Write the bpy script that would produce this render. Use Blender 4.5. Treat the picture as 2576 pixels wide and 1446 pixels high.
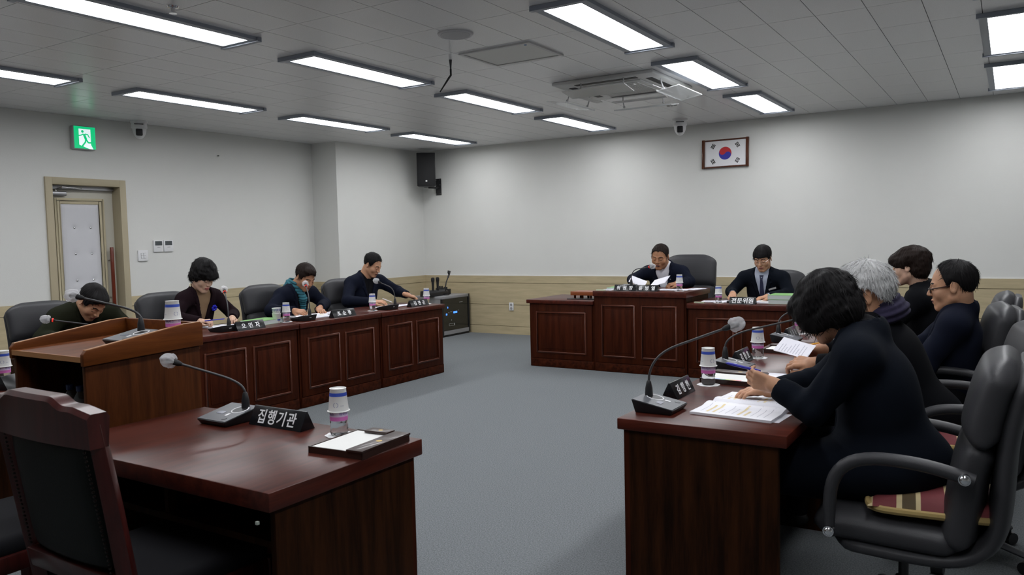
import bpy, bmesh, math, random
import numpy as np
from mathutils import Vector, Matrix, Euler
random.seed(7); RNG = np.random.default_rng(7)
R = math.radians
for o in list(bpy.data.objects): bpy.data.objects.remove(o)
SC = bpy.context.scene
COL = SC.collection

# ------------------------------------------------------------------ camera
def cam_axes(yaw, pitch, roll):
    fw = Vector((-math.sin(yaw)*math.cos(pitch), math.cos(yaw)*math.cos(pitch), math.sin(pitch)))
    rt = Vector((math.cos(yaw), math.sin(yaw), 0)); up = rt.cross(fw)
    c, s = math.cos(roll), math.sin(roll)
    return c*rt+s*up, -s*rt+c*up, fw
cd = bpy.data.cameras.new('camera'); cam = bpy.data.objects.new('camera', cd); COL.objects.link(cam)
rt_, up_, fw_ = cam_axes(0.5636, -0.0615, -0.0232)
cam.matrix_world = Matrix(((rt_.x, up_.x, -fw_.x, 0), (rt_.y, up_.y, -fw_.y, 0), (rt_.z, up_.z, -fw_.z, 1.38), (0, 0, 0, 1)))
cd.sensor_width = 36.0; cd.lens = 36.0*1987.4/2576; cd.clip_start = 0.05
cd.dof.use_dof = True; cd.dof.focus_distance = 5.6; cd.dof.aperture_fstop = 7.5
SC.camera = cam
# ------------------------------------------------------------------ world, exposure
w = bpy.data.worlds.new('world'); SC.world = w; w.use_nodes = True
w.node_tree.nodes['Background'].inputs[0].default_value = (0.02, 0.02, 0.022, 1)
w.node_tree.nodes['Background'].inputs[1].default_value = 1.0
SC.view_settings.view_transform = 'Standard'; SC.view_settings.look = 'None'
SC.view_settings.gamma = 1.0; SC.view_settings.use_curve_mapping = False
SC.view_settings.exposure = 0.0
PANEL_E = 19.0          # what one ceiling panel gives off
SC.cycles.use_denoising = True
SC.cycles.max_bounces = 8; SC.cycles.diffuse_bounces = 5; SC.cycles.glossy_bounces = 4
SC.cycles.transmission_bounces = 8; SC.cycles.transparent_max_bounces = 8
SC.cycles.sample_clamp_indirect = 4.0; SC.cycles.caustics_refractive = False; SC.cycles.caustics_reflective = False

# ------------------------------------------------------------------ materials
MATS = {}
def mat(name, color=(.8, .8, .8), rough=.5, metal=0., spec=.5, coat=0., trans=0., emit=None, estr=0., alpha=1., ior=1.45,
        noise=None, bump=None, sheen=0.):
    """noise=(scale, amount, stretch xyz) darkens/lightens; bump=(scale, strength)"""
    if name in MATS: return MATS[name]
    m = bpy.data.materials.new(name); m.use_nodes = True; nt = m.node_tree; b = nt.nodes['Principled BSDF']
    I = b.inputs
    I['Base Color'].default_value = (*color, 1); I['Roughness'].default_value = rough; I['Metallic'].default_value = metal
    I['Specular IOR Level'].default_value = spec; I['Coat Weight'].default_value = coat; I['Coat Roughness'].default_value = .08
    I['Transmission Weight'].default_value = trans; I['Alpha'].default_value = alpha; I['IOR'].default_value = ior
    I['Sheen Weight'].default_value = sheen
    if emit: I['Emission Color'].default_value = (*emit, 1); I['Emission Strength'].default_value = estr
    tc = nt.nodes.new('ShaderNodeTexCoord')
    if noise:
        mp = nt.nodes.new('ShaderNodeMapping'); mp.inputs['Scale'].default_value = noise[2] if len(noise) > 2 else (1, 1, 1)
        nz = nt.nodes.new('ShaderNodeTexNoise'); nz.inputs['Scale'].default_value = noise[0]; nz.inputs['Detail'].default_value = 4
        nz.inputs['Roughness'].default_value = .6
        rp = nt.nodes.new('ShaderNodeValToRGB'); rp.color_ramp.elements[0].position = .3; rp.color_ramp.elements[1].position = .7
        a = noise[1]
        rp.color_ramp.elements[0].color = tuple(c*(1-a) for c in color)+(1,)
        rp.color_ramp.elements[1].color = tuple(min(1, c*(1+a)) for c in color)+(1,)
        nt.links.new(tc.outputs['Object'], mp.inputs[0]); nt.links.new(mp.outputs[0], nz.inputs['Vector'])
        nt.links.new(nz.outputs[0], rp.inputs[0]); nt.links.new(rp.outputs[0], I['Base Color'])
    if bump:
        nb = nt.nodes.new('ShaderNodeTexNoise'); nb.inputs['Scale'].default_value = bump[0]; nb.inputs['Detail'].default_value = 3
        bp = nt.nodes.new('ShaderNodeBump'); bp.inputs['Strength'].default_value = bump[1]; bp.inputs['Distance'].default_value = .002
        nt.links.new(tc.outputs['Object'], nb.inputs['Vector']); nt.links.new(nb.outputs[0], bp.inputs['Height'])
        nt.links.new(bp.outputs[0], I['Normal'])
    MATS[name] = m
    return m
def wood(name, dark, light, rough=.3, coat=.3, axis='Z', scale=1.0, spec=.16):
    m = bpy.data.materials.new(name); m.use_nodes = True; nt = m.node_tree; b = nt.nodes['Principled BSDF']
    tc = nt.nodes.new('ShaderNodeTexCoord'); mp = nt.nodes.new('ShaderNodeMapping')
    s = {'X': (1.2, 16, 16), 'Y': (16, 1.2, 16), 'Z': (16, 16, 1.2)}[axis]; mp.inputs['Scale'].default_value = s
    nz = nt.nodes.new('ShaderNodeTexNoise'); nz.inputs['Scale'].default_value = 1.6*scale; nz.inputs['Detail'].default_value = 6
    nz.inputs['Distortion'].default_value = .6
    n2 = nt.nodes.new('ShaderNodeTexNoise'); n2.inputs['Scale'].default_value = 14*scale; n2.inputs['Detail'].default_value = 3
    mx = nt.nodes.new('ShaderNodeMath'); mx.operation = 'MULTIPLY_ADD'; mx.inputs[1].default_value = .35
    rp = nt.nodes.new('ShaderNodeValToRGB'); rp.color_ramp.elements[0].position = .48; rp.color_ramp.elements[1].position = .92
    rp.color_ramp.elements[0].color = (*dark, 1); rp.color_ramp.elements[1].color = (*light, 1)
    L = nt.links.new
    L(tc.outputs['Object'], mp.inputs[0]); L(mp.outputs[0], nz.inputs['Vector']); L(mp.outputs[0], n2.inputs['Vector'])
    L(n2.outputs[0], mx.inputs[0]); L(nz.outputs[0], mx.inputs[2]); L(mx.outputs[0], rp.inputs[0]); L(rp.outputs[0], b.inputs['Base Color'])
    b.inputs['Roughness'].default_value = rough; b.inputs['Coat Weight'].default_value = coat; b.inputs['Coat Roughness'].default_value = .15; b.inputs['Specular IOR Level'].default_value = spec
    MATS[name] = m
    return m
M_wall = mat('wall_paint', (.66, .66, .635), .75, noise=(1.2, .02), bump=(90, .25))
M_ceil = mat('ceiling_tile', (.74, .74, .75), .27, spec=.5, noise=(160, .07), bump=(220, .04))
M_ceilgap = mat('ceiling_gap', (.22, .22, .22), .9)
M_wains = mat('wainscot_board', (.455, .378, .235), .55, noise=(3, .10, (1, 1, 9)), bump=(60, .15))
M_gap = mat('wainscot_groove', (.10, .075, .04), .9)
M_frame = mat('door_frame_paint', (.40, .345, .235), .5, bump=(200, .1))
M_cream = mat('cream_paint', (.52, .50, .43), .5)
M_pad = mat('white_vinyl', (.60, .60, .63), .45)
M_chrome = mat('chrome', (.75, .75, .77), .15, 1.)
M_steel = mat('brushed_steel', (.33, .33, .34), .35, 1.)
M_floor = mat('carpet', (.165, .178, .186), .95, spec=.1, noise=(150, .42), bump=(240, .8))
M_dark = wood('mahogany_panel', (.026, .0052, .0018), (.060, .0125, .0042), .5, .0, spec=.07)
M_darkx = wood('mahogany_rail', (.016, .0036, .0012), (.066, .014, .0048), .5, .0, 'Y', spec=.07)
M_top = wood('mahogany_top', (.040, .008, .005), (.092, .0185, .0105), .32, .0, 'Y', spec=.24)
M_mould = mat('mahogany_moulding', (.085, .022, .011), .32, spec=.45)
M_endp = wood('walnut_end', (.010, .0035, .001), (.042, .0135, .004), .5, .0, spec=.08)
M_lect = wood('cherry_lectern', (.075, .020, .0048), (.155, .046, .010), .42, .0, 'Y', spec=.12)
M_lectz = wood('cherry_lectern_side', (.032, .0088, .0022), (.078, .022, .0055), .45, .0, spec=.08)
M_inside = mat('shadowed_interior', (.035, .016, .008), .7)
M_edge = mat('cherry_edge', (.34, .15, .055), .4)
M_black = mat('black_plastic', (.012, .012, .014), .42)
M_blackm = mat('black_matt', (.008, .008, .009), .7)
M_grey = mat('dark_grey_plastic', (.06, .062, .07), .4)
M_white = mat('white_plastic', (.72, .72, .73), .4)
M_leather = mat('charcoal_leather', (.036, .036, .040), .46, spec=.32, bump=(260, .25))
M_paper = mat('paper', (.80, .79, .86), .7)
M_papergl = mat('glossy_paper', (.78, .78, .84), .4)
M_cup = mat('paper_cup', (.80, .80, .79), .6)
M_blue = mat('cup_band_blue', (.035, .075, .42), .5)
M_pink = mat('label_pink', (.62, .16, .47), .4)
M_lilac = mat('label_lilac', (.62, .50, .68), .4)
M_green = mat('green_cover', (.20, .42, .14), .5)
M_text = mat('white_lettering', (.80, .80, .82), .5)
M_redwood = wood('red_wood', (.10, .018, .008), (.18, .032, .014), .3, .3)

# ------------------------------------------------------------------ builders
class MB:
    def __init__(s): s.v = []; s.f = []; s.mi = []
    def add(s, verts, faces, mi=0):
        o = len(s.v); s.v += [tuple(p) for p in verts]; s.f += [tuple(i+o for i in f) for f in faces]; s.mi += [mi]*len(faces)
    def box(s, x0, x1, y0, y1, z0, z1, mi=0, M=None):
        v = [(x, y, z) for z in (z0, z1) for y in (y0, y1) for x in (x0, x1)]
        if M is not None: v = [M @ Vector(p) for p in v]
        s.add(v, [(0, 2, 3, 1), (4, 5, 7, 6), (0, 1, 5, 4), (2, 6, 7, 3), (0, 4, 6, 2), (1, 3, 7, 5)], mi)
    def prism(s, poly, a0, a1, axis='Z', mi=0, M=None):
        n = len(poly)
        def P(p, a): return {'Z': (p[0], p[1], a), 'X': (a, p[0], p[1]), 'Y': (p[0], a, p[1])}[axis]
        v = [P(p, a0) for p in poly]+[P(p, a1) for p in poly]
        if M is not None: v = [M @ Vector(p) for p in v]
        f = [tuple(range(n))[::-1], tuple(range(n, 2*n))]+[(i, (i+1) % n, n+(i+1) % n, n+i) for i in range(n)]
        s.add(v, f, mi)
    def lathe(s, prof, n=24, c=(0, 0, 0), mi=0, M=None, cap=True):
        v = []; f = []
        for r, z in prof:
            for k in range(n):
                a = 2*math.pi*k/n; v.append((c[0]+r*math.cos(a), c[1]+r*math.sin(a), c[2]+z))
        for i in range(len(prof)-1):
            for k in range(n):
                f.append((i*n+k, i*n+(k+1) % n, (i+1)*n+(k+1) % n, (i+1)*n+k))
        if cap: f.append(tuple(range(n))[::-1]); f.append(tuple(range((len(prof)-1)*n, len(prof)*n)))
        if M is not None: v = [M @ Vector(p) for p in v]
        s.add(v, f, mi)
    def tube(s, pts, r, n=10, mi=0, flat=1.0, cap=True):
        """pts list of 3d, r number or list; flat squashes the local normal axis"""
        P = [Vector(p) for p in pts]; m = len(P)
        rs = r if hasattr(r, '__len__') else [r]*m
        v = []; f = []; prev = None
        for i in range(m):
            t = (P[min(i+1, m-1)]-P[max(i-1, 0)]).normalized()
            if prev is None:
                up = Vector((0, 0, 1)) if abs(t.z) < .9 else Vector((1, 0, 0))
                a = t.cross(up).normalized()
            else: a = (prev-t*prev.dot(t)).normalized()
            b = t.cross(a); prev = a
            for k in range(n):
                an = 2*math.pi*k/n
                v.append(P[i]+a*rs[i]*math.cos(an)+b*rs[i]*flat*math.sin(an))
        for i in range(m-1):
            for k in range(n): f.append((i*n+k, i*n+(k+1) % n, (i+1)*n+(k+1) % n, (i+1)*n+k))
        if cap: f.append(tuple(range(n))[::-1]); f.append(tuple(range((m-1)*n, m*n)))
        s.add(v, f, mi)
    def sphere(s, c, r, n=16, m=10, mi=0, sc=(1, 1, 1), fn=None):
        v = []; f = []
        for i in range(m+1):
            th = math.pi*i/m
            for k in range(n):
                a = 2*math.pi*k/n
                d = Vector((math.sin(th)*math.cos(a), math.sin(th)*math.sin(a), math.cos(th)))
                q = r*(fn(d) if fn else 1)
                v.append((c[0]+d.x*q*sc[0], c[1]+d.y*q*sc[1], c[2]+d.z*q*sc[2]))
        for i in range(m):
            for k in range(n): f.append((i*n+k, (i+1)*n+k, (i+1)*n+(k+1) % n, i*n+(k+1) % n))
        s.add(v, f, mi)
    def mesh(s, name, mats, smooth=False, bevel=0., segs=2, sharp=40):
        me = bpy.data.meshes.new(name); me.from_pydata(s.v, [], s.f)
        for m in (mats if isinstance(mats, (list, tuple)) else [mats]): me.materials.append(m)
        me.polygons.foreach_set('material_index', s.mi)
        bm = bmesh.new(); bm.from_mesh(me)
        if smooth or bevel: bmesh.ops.remove_doubles(bm, verts=bm.verts, dist=1e-6)
        bmesh.ops.recalc_face_normals(bm, faces=bm.faces)
        if bevel:
            ed = [e for e in bm.edges if len(e.link_faces) == 2 and e.calc_face_angle(0) > R(30)]
            bmesh.ops.bevel(bm, geom=ed, offset=bevel, segments=segs, profile=.5, affect='EDGES', clamp_overlap=True)
        if smooth or bevel:
            for p in bm.faces: p.smooth = True
            for e in bm.edges:
                if len(e.link_faces) == 2 and e.calc_face_angle(0) > R(sharp): e.smooth = False
        bm.to_mesh(me); bm.free()
        return me
    def build(s, name, mats, parent=None, smooth=False, bevel=0., segs=2, sharp=40, loc=None, rot=None):
        return obj(name, s.mesh(name, mats, smooth, bevel, segs, sharp), parent, loc, rot)
def obj(name, me, parent=None, loc=None, rot=None):
    o = bpy.data.objects.new(name, me); COL.objects.link(o)
    if parent is not None: o.parent = parent
    if loc is not None: o.location = loc
    if rot is not None: o.rotation_euler = rot
    return o
def tag(o, label=None, cat=None, group=None, kind=None):
    if label: o['label'] = label
    if cat: o['category'] = cat
    if group: o['group'] = group
    if kind: o['kind'] = kind
    return o
def thing(name, label, cat, loc=(0, 0, 0), rz=0., group=None):
    o = bpy.data.objects.new(name, None); COL.objects.link(o); o.empty_display_size = .1
    o.location = loc; o.rotation_euler = (0, 0, rz)
    return tag(o, label, cat, group)
def copy_tree(o, parent=None, loc=None, rz=None, label=None, group=None):
    c = o.copy(); COL.objects.link(c)
    if parent is not None: c.parent = parent
    if loc is not None: c.location = loc
    if rz is not None: c.rotation_euler = (0, 0, rz)
    if label: c['label'] = label
    if group: c['group'] = group
    for ch in list(o.children): copy_tree(ch, c)
    return c
def bx(name, m, x0, x1, y0, y1, z0, z1, parent=None, bevel=0., M=None, segs=2):
    b = MB(); b.box(x0, x1, y0, y1, z0, z1, 0, M); return b.build(name, m, parent, bevel=bevel, segs=segs)

# ------------------------------------------------------------------ room
XL, XC, YB, YC, ZC = -8.13, -7.67, 9.63, 7.79, 2.74
XR, YR = 3.4, -2.8
fl = tag(bx('floor', M_floor, XL-.3, XR+.1, YR-.1, YB+.1, -.1, 0), kind='structure')
b = MB(); b.box(XL-.12, XL, YR, 4.21, 0, ZC); b.box(XL-.12, XL, 5.056, YC, 0, ZC); b.box(XL-.12, XL, 4.21, 5.056, 2.105, ZC)
wl = tag(b.build('wall_left', M_wall), kind='structure')
wl2 = tag(bx('wall_left_pier', M_wall, XL-.12, XC, YC, YB, 0, ZC), kind='structure')
wb = tag(bx('wall_back', M_wall, XC, XR, YB, YB+.12, 0, ZC), kind='structure')
tag(bx('wall_right', M_wall, XR, XR+.12, YR, YB, 0, ZC), kind='structure')
tag(bx('wall_rear', M_wall, XL, XR, YR-.12, YR, 0, ZC), kind='structure')
# wainscot boards, each a piece of its wall, over a dark recessed backing
BANDS = [(.0, .114), (.120, .426), (.432, .742), (.748, .85)]
def wainscot(wall, axis, at, a0, a1, out):
    g = MB()
    if axis == 'X': g.box(min(at, at+out*.012), max(at, at+out*.012), a0, a1, 0, .846)
    else: g.box(a0, a1, min(at, at+out*.012), max(at, at+out*.012), 0, .846)
    g.build('groove_backing', M_gap, wall)
    for z0, z1 in BANDS:
        q = MB(); d0, d1 = sorted((at+out*.006, at+out*.02))
        if axis == 'X': q.box(d0, d1, a0, a1, z0, z1)
        else: q.box(a0, a1, d0, d1, z0, z1)
        q.build('wainscot_board', M_wains, wall)
wainscot(wl, 'X', XL, YR, 4.21, 1); wainscot(wl, 'X', XL, 5.056, YC-.02, 1)
wainscot(wl2, 'Y', YC, XL, XC, -1); wainscot(wl2, 'X', XC, YC-.02, YB-.02, 1)
wainscot(wb, 'Y', YB, XC, XR, -1)
# thin pale edging strip on top of the boards along the back wall
bx('capping_strip', M_white, XC+.02, XR, YB-.012, YB, .85, .857, wb)
# ceiling: slab with tiles as pieces
ce = tag(bx('ceiling', M_ceilgap, XL-.12, XR+.1, YR-.1, YB+.12, ZC+.012, ZC+.1), kind='structure')
TX, TY, OX, OY = .2985, .604, -.17, 5.34
tile = MB(); g = .0022; tile.box(g, TX-g, g, TY-g, 0, .012); tme = tile.mesh('ceiling_tile', M_ceil)
cells = []
i0, i1 = math.floor((XL-OX)/TX), math.ceil((XR-OX)/TX); j0, j1 = math.floor((YR-OY)/TY), math.ceil((YB-OY)/TY)
def in_view(p):
    d = Vector(p)-Vector((0, 0, 1.38)); z = d.dot(fw_)
    if z < .3: return None
    return 1288+1987*d.dot(rt_)/z, 723-1987*d.dot(up_)/z, z
rest = MB()
for i in range(i0, i1):
    for j in range(j0, j1):
        x, y = OX+i*TX, OY+j*TY
        x0, x1, y0, y1 = max(x, XL), min(x+TX, XR), max(y, YR), min(y+TY, YB)
        if x1-x0 < .02 or y1-y0 < .02: continue
        full = (x1-x0 > TX-.001 and y1-y0 > TY-.001)
        q = in_view((x+TX/2, y+TY/2, ZC))
        if full and q and -60 < q[0] < 2640 and -50 < q[1] < 700: cells.append((q[2], x, y))
        else: rest.box(x0+g, x1-g, y0+g, y1-g, ZC, ZC+.012)
cells.sort()
for d, x, y in cells[:296]: obj('ceiling_tile', tme, ce, (x, y, ZC))
for d, x, y in cells[296:]: rest.box(x+g, x+TX-g, y+g, y+TY-g, ZC, ZC+.012)
tag(rest.build('ceiling_tile', M_ceil, ce), kind='stuff')

# ------------------------------------------------------------------ ceiling panel lights
M_em = mat('led_diffuser', (.9, .9, .9), .5, emit=(.96, .975, 1.0), estr=PANEL_E)
M_alu = mat('fitting_grey', (.30, .33, .38), .45)
fr = MB(); W, Lh = .125, .632; t = .05
for x0, x1, y0, y1 in ((-W-t, -W, -Lh-t, Lh+t), (W, W+t, -Lh-t, Lh+t), (-W, W, -Lh-t, -Lh), (-W, W, Lh, Lh+t)):
    fr.box(x0, x1, y0, y1, -.022, 0)
frm = fr.mesh('frame', M_alu)
df = MB(); df.box(-W, W, -Lh, Lh, -.016, -.004); dfm = df.mesh('diffuser', M_em)
cpm = []
for c0_, c1_ in ((-Lh-t-.012, -Lh-t+.02), (Lh+t-.02, Lh+t+.012)):
    cp = MB(); cp.box(-W-t-.012, W+t+.012, c0_, c1_, -.03, -.001); cpm.append(cp.mesh('end_cap', M_alu))
colx = [(-6.49, 'nearest the door wall'), (-4.375, 'second from the door wall'), (-2.225, 'third from the door wall'), (-.02, 'rightmost column in view')]
rowy = [(8.46, 'row closest to the flag wall'), (6.63, 'second row from the flag wall'), (4.77, 'third row from the flag wall'), (2.92, 'fourth row from the flag wall'), (1.07, 'fifth row from the flag wall')]
for cx, cn in colx:
    for ry, rn in rowy:
        t0 = thing('ceiling_light', 'long panel light, %s, %s' % (cn, rn), 'ceiling light', (cx, ry, ZC), 0, 'ceiling panel lights')
        obj('frame', frm, t0); obj('diffuser', dfm, t0); obj('end_cap', cpm[0], t0); obj('end_cap', cpm[1], t0)
# ------------------------------------------------------------------ text
def text_mesh(s, size, depth=.0006, bold=.0, squeeze=1.0, spacing=1.0):
    cu = bpy.data.curves.new('lettering', 'FONT'); cu.body = s; cu.size = size; cu.align_x = 'CENTER'; cu.align_y = 'CENTER'
    cu.extrude = depth; cu.offset = bold; cu.space_character = spacing; cu.resolution_u = 3
    o = bpy.data.objects.new('lettering', cu); COL.objects.link(o)
    bpy.context.view_layer.update()
    me = bpy.data.meshes.new_from_object(o.evaluated_get(bpy.context.evaluated_depsgraph_get()))
    bpy.data.objects.remove(o)
    if squeeze != 1.0: me.transform(Matrix.Diagonal((squeeze, 1, 1, 1)))
    # centre it
    if len(me.vertices):
        xs = [v.co.x for v in me.vertices]; ys = [v.co.y for v in me.vertices]
        me.transform(Matrix.Translation((-(min(xs)+max(xs))/2, -(min(ys)+max(ys))/2, 0)))
    return me
def lettering(s, size, parent, M, m=None, bold=0., squeeze=1., spacing=1., name='lettering'):
    me = text_mesh(s, size, bold=bold, squeeze=squeeze, spacing=spacing); me.transform(M)
    me.materials.clear(); me.materials.append(m or M_text)
    return obj(name, me, parent)

# ------------------------------------------------------------------ door
d = thing('door_1', None, None); d['kind'] = 'structure'
for y0, y1, z0, z1 in ((4.21, 4.28, 0, 2.105), (4.987, 5.056, 0, 2.105), (4.2801, 4.9869, 2.033, 2.105)):
    bx('door_frame', M_frame, XL-.17, XL+.022, y0, y1, z0, z1, d, bevel=.002)
bx('door_leaf', M_cream, XL-.17, XL-.13, 4.2805, 4.9865, .005, 2.0325, d)
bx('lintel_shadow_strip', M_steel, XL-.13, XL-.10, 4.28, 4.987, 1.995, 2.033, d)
py0, py1, pz0, pz1 = 4.362, 4.885, .12, 1.905
mo = MB()
for ins, wd, h in ((0, .022, .016), (.03, .028, .010)):
    a0, a1, c0, c1 = py0+ins, py1-ins, pz0+ins, pz1-ins
    for y0, y1, z0, z1 in ((a0, a0+wd, c0, c1), (a1-wd, a1, c0, c1), (a0+wd, a1-wd, c1-wd, c1), (a0+wd, a1-wd, c0, c0+wd)):
        mo.box(XL-.131, XL-.13+h, y0, y1, z0, z1)
mo.build('panel_moulding', mat('aged_cream', (.50, .44, .30), .5), d, bevel=.003)
# padded vinyl panel dimpled at the studs
studs = [(y, z) for z in (1.60, 1.327, 1.05, .775, .5) for y in (4.553, 4.726)]
n1, n2 = 40, 120; A0, A1, C0, C1 = py0+.06, py1-.06, pz0+.06, pz1-.06
pv = MB(); vv = []
for i in range(n2+1):
    for k in range(n1+1):
        y = A0+(A1-A0)*k/n1; z = C0+(C1-C0)*i/n2
        e = min(y-A0, A1-y, z-C0, C1-z); hgt = .016*min(1, (e/.05))**.5
        for sy, sz in studs:
            q = math.hypot(y-sy, z-sz); hgt -= .014*math.exp(-(q/.030)**1.2)
        vv.append((XL-.13+hgt, y, z))
pv.add(vv, [(i*(n1+1)+k, i*(n1+1)+k+1, (i+1)*(n1+1)+k+1, (i+1)*(n1+1)+k) for i in range(n2) for k in range(n1)])
pv.build('padded_panel', M_pad, d, smooth=True)
for sy, sz in studs:
    q = MB(); q.sphere((XL-.122, sy, sz), .0125, 12, 8, sc=(.8, 1, 1)); q.build('stud', M_chrome, d, smooth=True)
# closer
cl = bx('door_closer', M_steel, XL-.13, XL-.075, 4.285, 4.475, 1.925, 1.972, d, bevel=.012, segs=3)
q = MB(); q.tube([(XL-.1, 4.375, 1.972), (XL-.1, 4.375, 1.995)], .008); q.tube([(XL-.1, 4.375, 1.99), (XL-.02, 4.395, 2.012), (XL-.06, 4.62, 2.004)], .006)
q.build('closer_arm', M_chrome, d, smooth=True)
hd = MB(); hd.box(XL-.075, XL-.05, 4.893, 4.925, .70, 1.39); hd = hd.build('pull_handle', M_redwood, d, bevel=.004)
for z in (.85, 1.25):
    q = MB(); q.tube([(XL-.13, 4.905, z), (XL-.07, 4.905, z)], .008); q.build('standoff', M_chrome, hd, smooth=True)

# ------------------------------------------------------------------ exit sign
M_exg = mat('exit_green', (.0, .25, .10), .4, emit=(.0, .42, .155), estr=1.15)
M_exw = mat('exit_white', (.8, .9, .85), .4, emit=(.72, .82, .86), estr=.85)
t = thing('exit_sign', 'lit green and white running figure exit sign above the door', 'exit sign', (XL, 4.61, 2.518))
q = MB(); q.box(0, .062, -.118, .118, -.120, .120); q.build('housing', mat('sign_housing', (.42, .42, .43), .35), t, bevel=.012, segs=3)
q = MB(); q.box(.062, .066, -.108, .112, -.112, .112); face = q.build('face', M_exg, t)
# white doorway and figure (y is right when seen from the room)
def flat(poly, x0, x1, name, m):
    g_ = MB(); g_.prism(poly, x0, x1, 'X'); return g_.build(name, m, face)
flat([(-.060, -.075), (.045, -.112), (.085, -.112), (.062, -.070), (.062, .088), (-.060, .088)], .066, .0666, 'doorway', M_exw)
fg = MB()
def limb(pts, wd):
    for a, b_ in zip(pts[:-1], pts[1:]):
        dx, dz = b_[0]-a[0], b_[1]-a[1]; L_ = math.hypot(dx, dz); nx, nz = -dz/L_*wd, dx/L_*wd
        fg.prism([(a[0]+nx, a[1]+nz), (a[0]-nx, a[1]-nz), (b_[0]-nx, b_[1]-nz), (b_[0]+nx, b_[1]+nz)], .0666, .0672, 'X')
        fg.prism([(b_[0]+wd*math.cos(k*.785), b_[1]+wd*math.sin(k*.785)) for k in range(8)], .0666, .0672, 'X')
fg.prism([(-.022+.014*math.cos(k*.524), .062+.014*math.sin(k*.524)) for k in range(12)], .0666, .0672, 'X')
limb([(-.008, .036), (.010, -.012)], .013); limb([(-.012, .038), (-.038, .022), (-.058, .018)], .0055)
limb([(.002, .038), (.032, .034), (.046, .006)], .0055); limb([(.010, -.012), (.004, -.045), (-.028, -.085)], .008)
limb([(.010, -.012), (.034, -.048), (.074, -.046)], .008)
fg.build('running_figure', M_exg, face)

# ------------------------------------------------------------------ cctv cameras
def cctv(loc, rz, label):
    t = thing('dome_camera', label, 'security camera', loc, rz, 'dome cameras by the ceiling')
    q = MB(); q.lathe([(.088, 0), (.088, -.018), (.082, -.022)], 28); q.build('base', M_white, t, smooth=True)
    q = MB(); q.lathe([(.078, -.022), (.080, -.075), (.072, -.085)], 28)
    q.sphere((0, 0, -.085), .070, 24, 12, sc=(1, 1, 1.55)); q.build('housing', M_white, t, smooth=True)
    q = MB(); q.box(-.034, .034, .045, .076, -.165, -.088); q.build('lens_window', M_black, t, bevel=.012)
    q = MB(); q.box(-.045, .045, .060, .084, -.046, -.038); q.build('vent_slot', M_black, t)
cctv((-7.97, 5.16, ZC), R(-125), 'white dome camera on the ceiling edge beside the exit sign')
cctv((-3.31, 9.02, ZC), R(-160), 'white dome camera hanging above the flag picture')

# ------------------------------------------------------------------ wall plates
def plate(name, label, cat, y0, y1, z0, z1, group=None):
    t = thing(name, label, cat, (XL, (y0+y1)/2, (z0+z1)/2), 0, group); w_, h_ = (y1-y0)/2, (z1-z0)/2
    q = MB(); q.box(0, .018, -w_, w_, -h_, h_); q.build('housing', M_white, t, bevel=.004); return t, w_, h_
for (a, b_), lb in (((5.355, 5.474), 'white thermostat with dark screen, left one of the pair'), ((5.480, 5.60), 'white thermostat with dark screen, right one of the pair')):
    t, w_, h_ = plate('thermostat', lb, 'thermostat', a, b_, 1.325, 1.455, 'wall thermostats')
    q = MB(); q.box(.018, .0195, -w_*.72, w_*.72, .008, h_*.86); q.build('screen', mat('lcd', (.07, .08, .085), .3), t)
    q = MB(); q.box(.018, .0188, -.018, .018, -.014, -.011); q.build('button_mark', M_grey, t)
t, w_, h_ = plate('light_switch', 'white four-rocker light switch beside the door', 'light switch', 5.163, 5.28, 1.228, 1.348)
for a in (-.026, .004):
    for c_ in (-.029, .001):
        q = MB(); q.box(.018, .022, a, a+.026, c_, c_+.028); q.build('rocker', M_white, t, bevel=.0015)
        q = MB(); q.box(.017, .0186, a-.0015, a+.0275, c_-.0015, c_+.0295); q.build('rocker_gap', M_grey, t)
t = thing('wall_socket', 'white double wall socket low on the back wainscot', 'socket', (-6.087, YB-.02, .405))
q = MB(); q.box(-.037, .037, -.012, 0, -.058, .058); q.build('plate', M_white, t, bevel=.003)
for z in (.026, -.026):
    q = MB(); q.lathe([(.019, 0), (.019, .003)], 20, M=Matrix.Translation((0, -.012, z)) @ Matrix.Rotation(R(90), 4, 'X')); q.build('receptacle', mat('socket_grey', (.3, .3, .3), .5), t, smooth=True)

# ------------------------------------------------------------------ national flag picture
t = thing('framed_flag', 'national flag in a brown wooden frame on the back wall', 'framed picture', (-2.958, YB, 2.36))
t.rotation_euler = (R(-3), 0, 0)
FW, FH = .288, .176
fb = MB()
for x0, x1, z0, z1 in ((-FW, -FW+.035, -FH, FH), (FW-.035, FW, -FH, FH)): fb.box(x0, x1, -.035, -.004, z0, z1)
for z0, z1 in ((-FH+.004, -FH+.022), (FH-.022, FH-.004)): fb.box(-FW+.035, FW-.035, -.03, -.004, z0, z1)
fb.build('frame', wood('frame_wood', (.055, .018, .009), (.12, .04, .02), .35, .3, 'Z', 2), t, bevel=.004)
q = MB(); q.box(-FW+.03, FW-.03, -.018, -.010, -FH+.02, FH-.02); sheet = q.build('flag_sheet', mat('flag_white', (.78, .78, .80), .5), t)
rr = .078; an0 = R(-33.7)
def P2(r, a): return (r*math.cos(a), r*math.sin(a))
def rot2(p, a): return (p[0]*math.cos(a)-p[1]*math.sin(a), p[0]*math.sin(a)+p[1]*math.cos(a))
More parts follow.
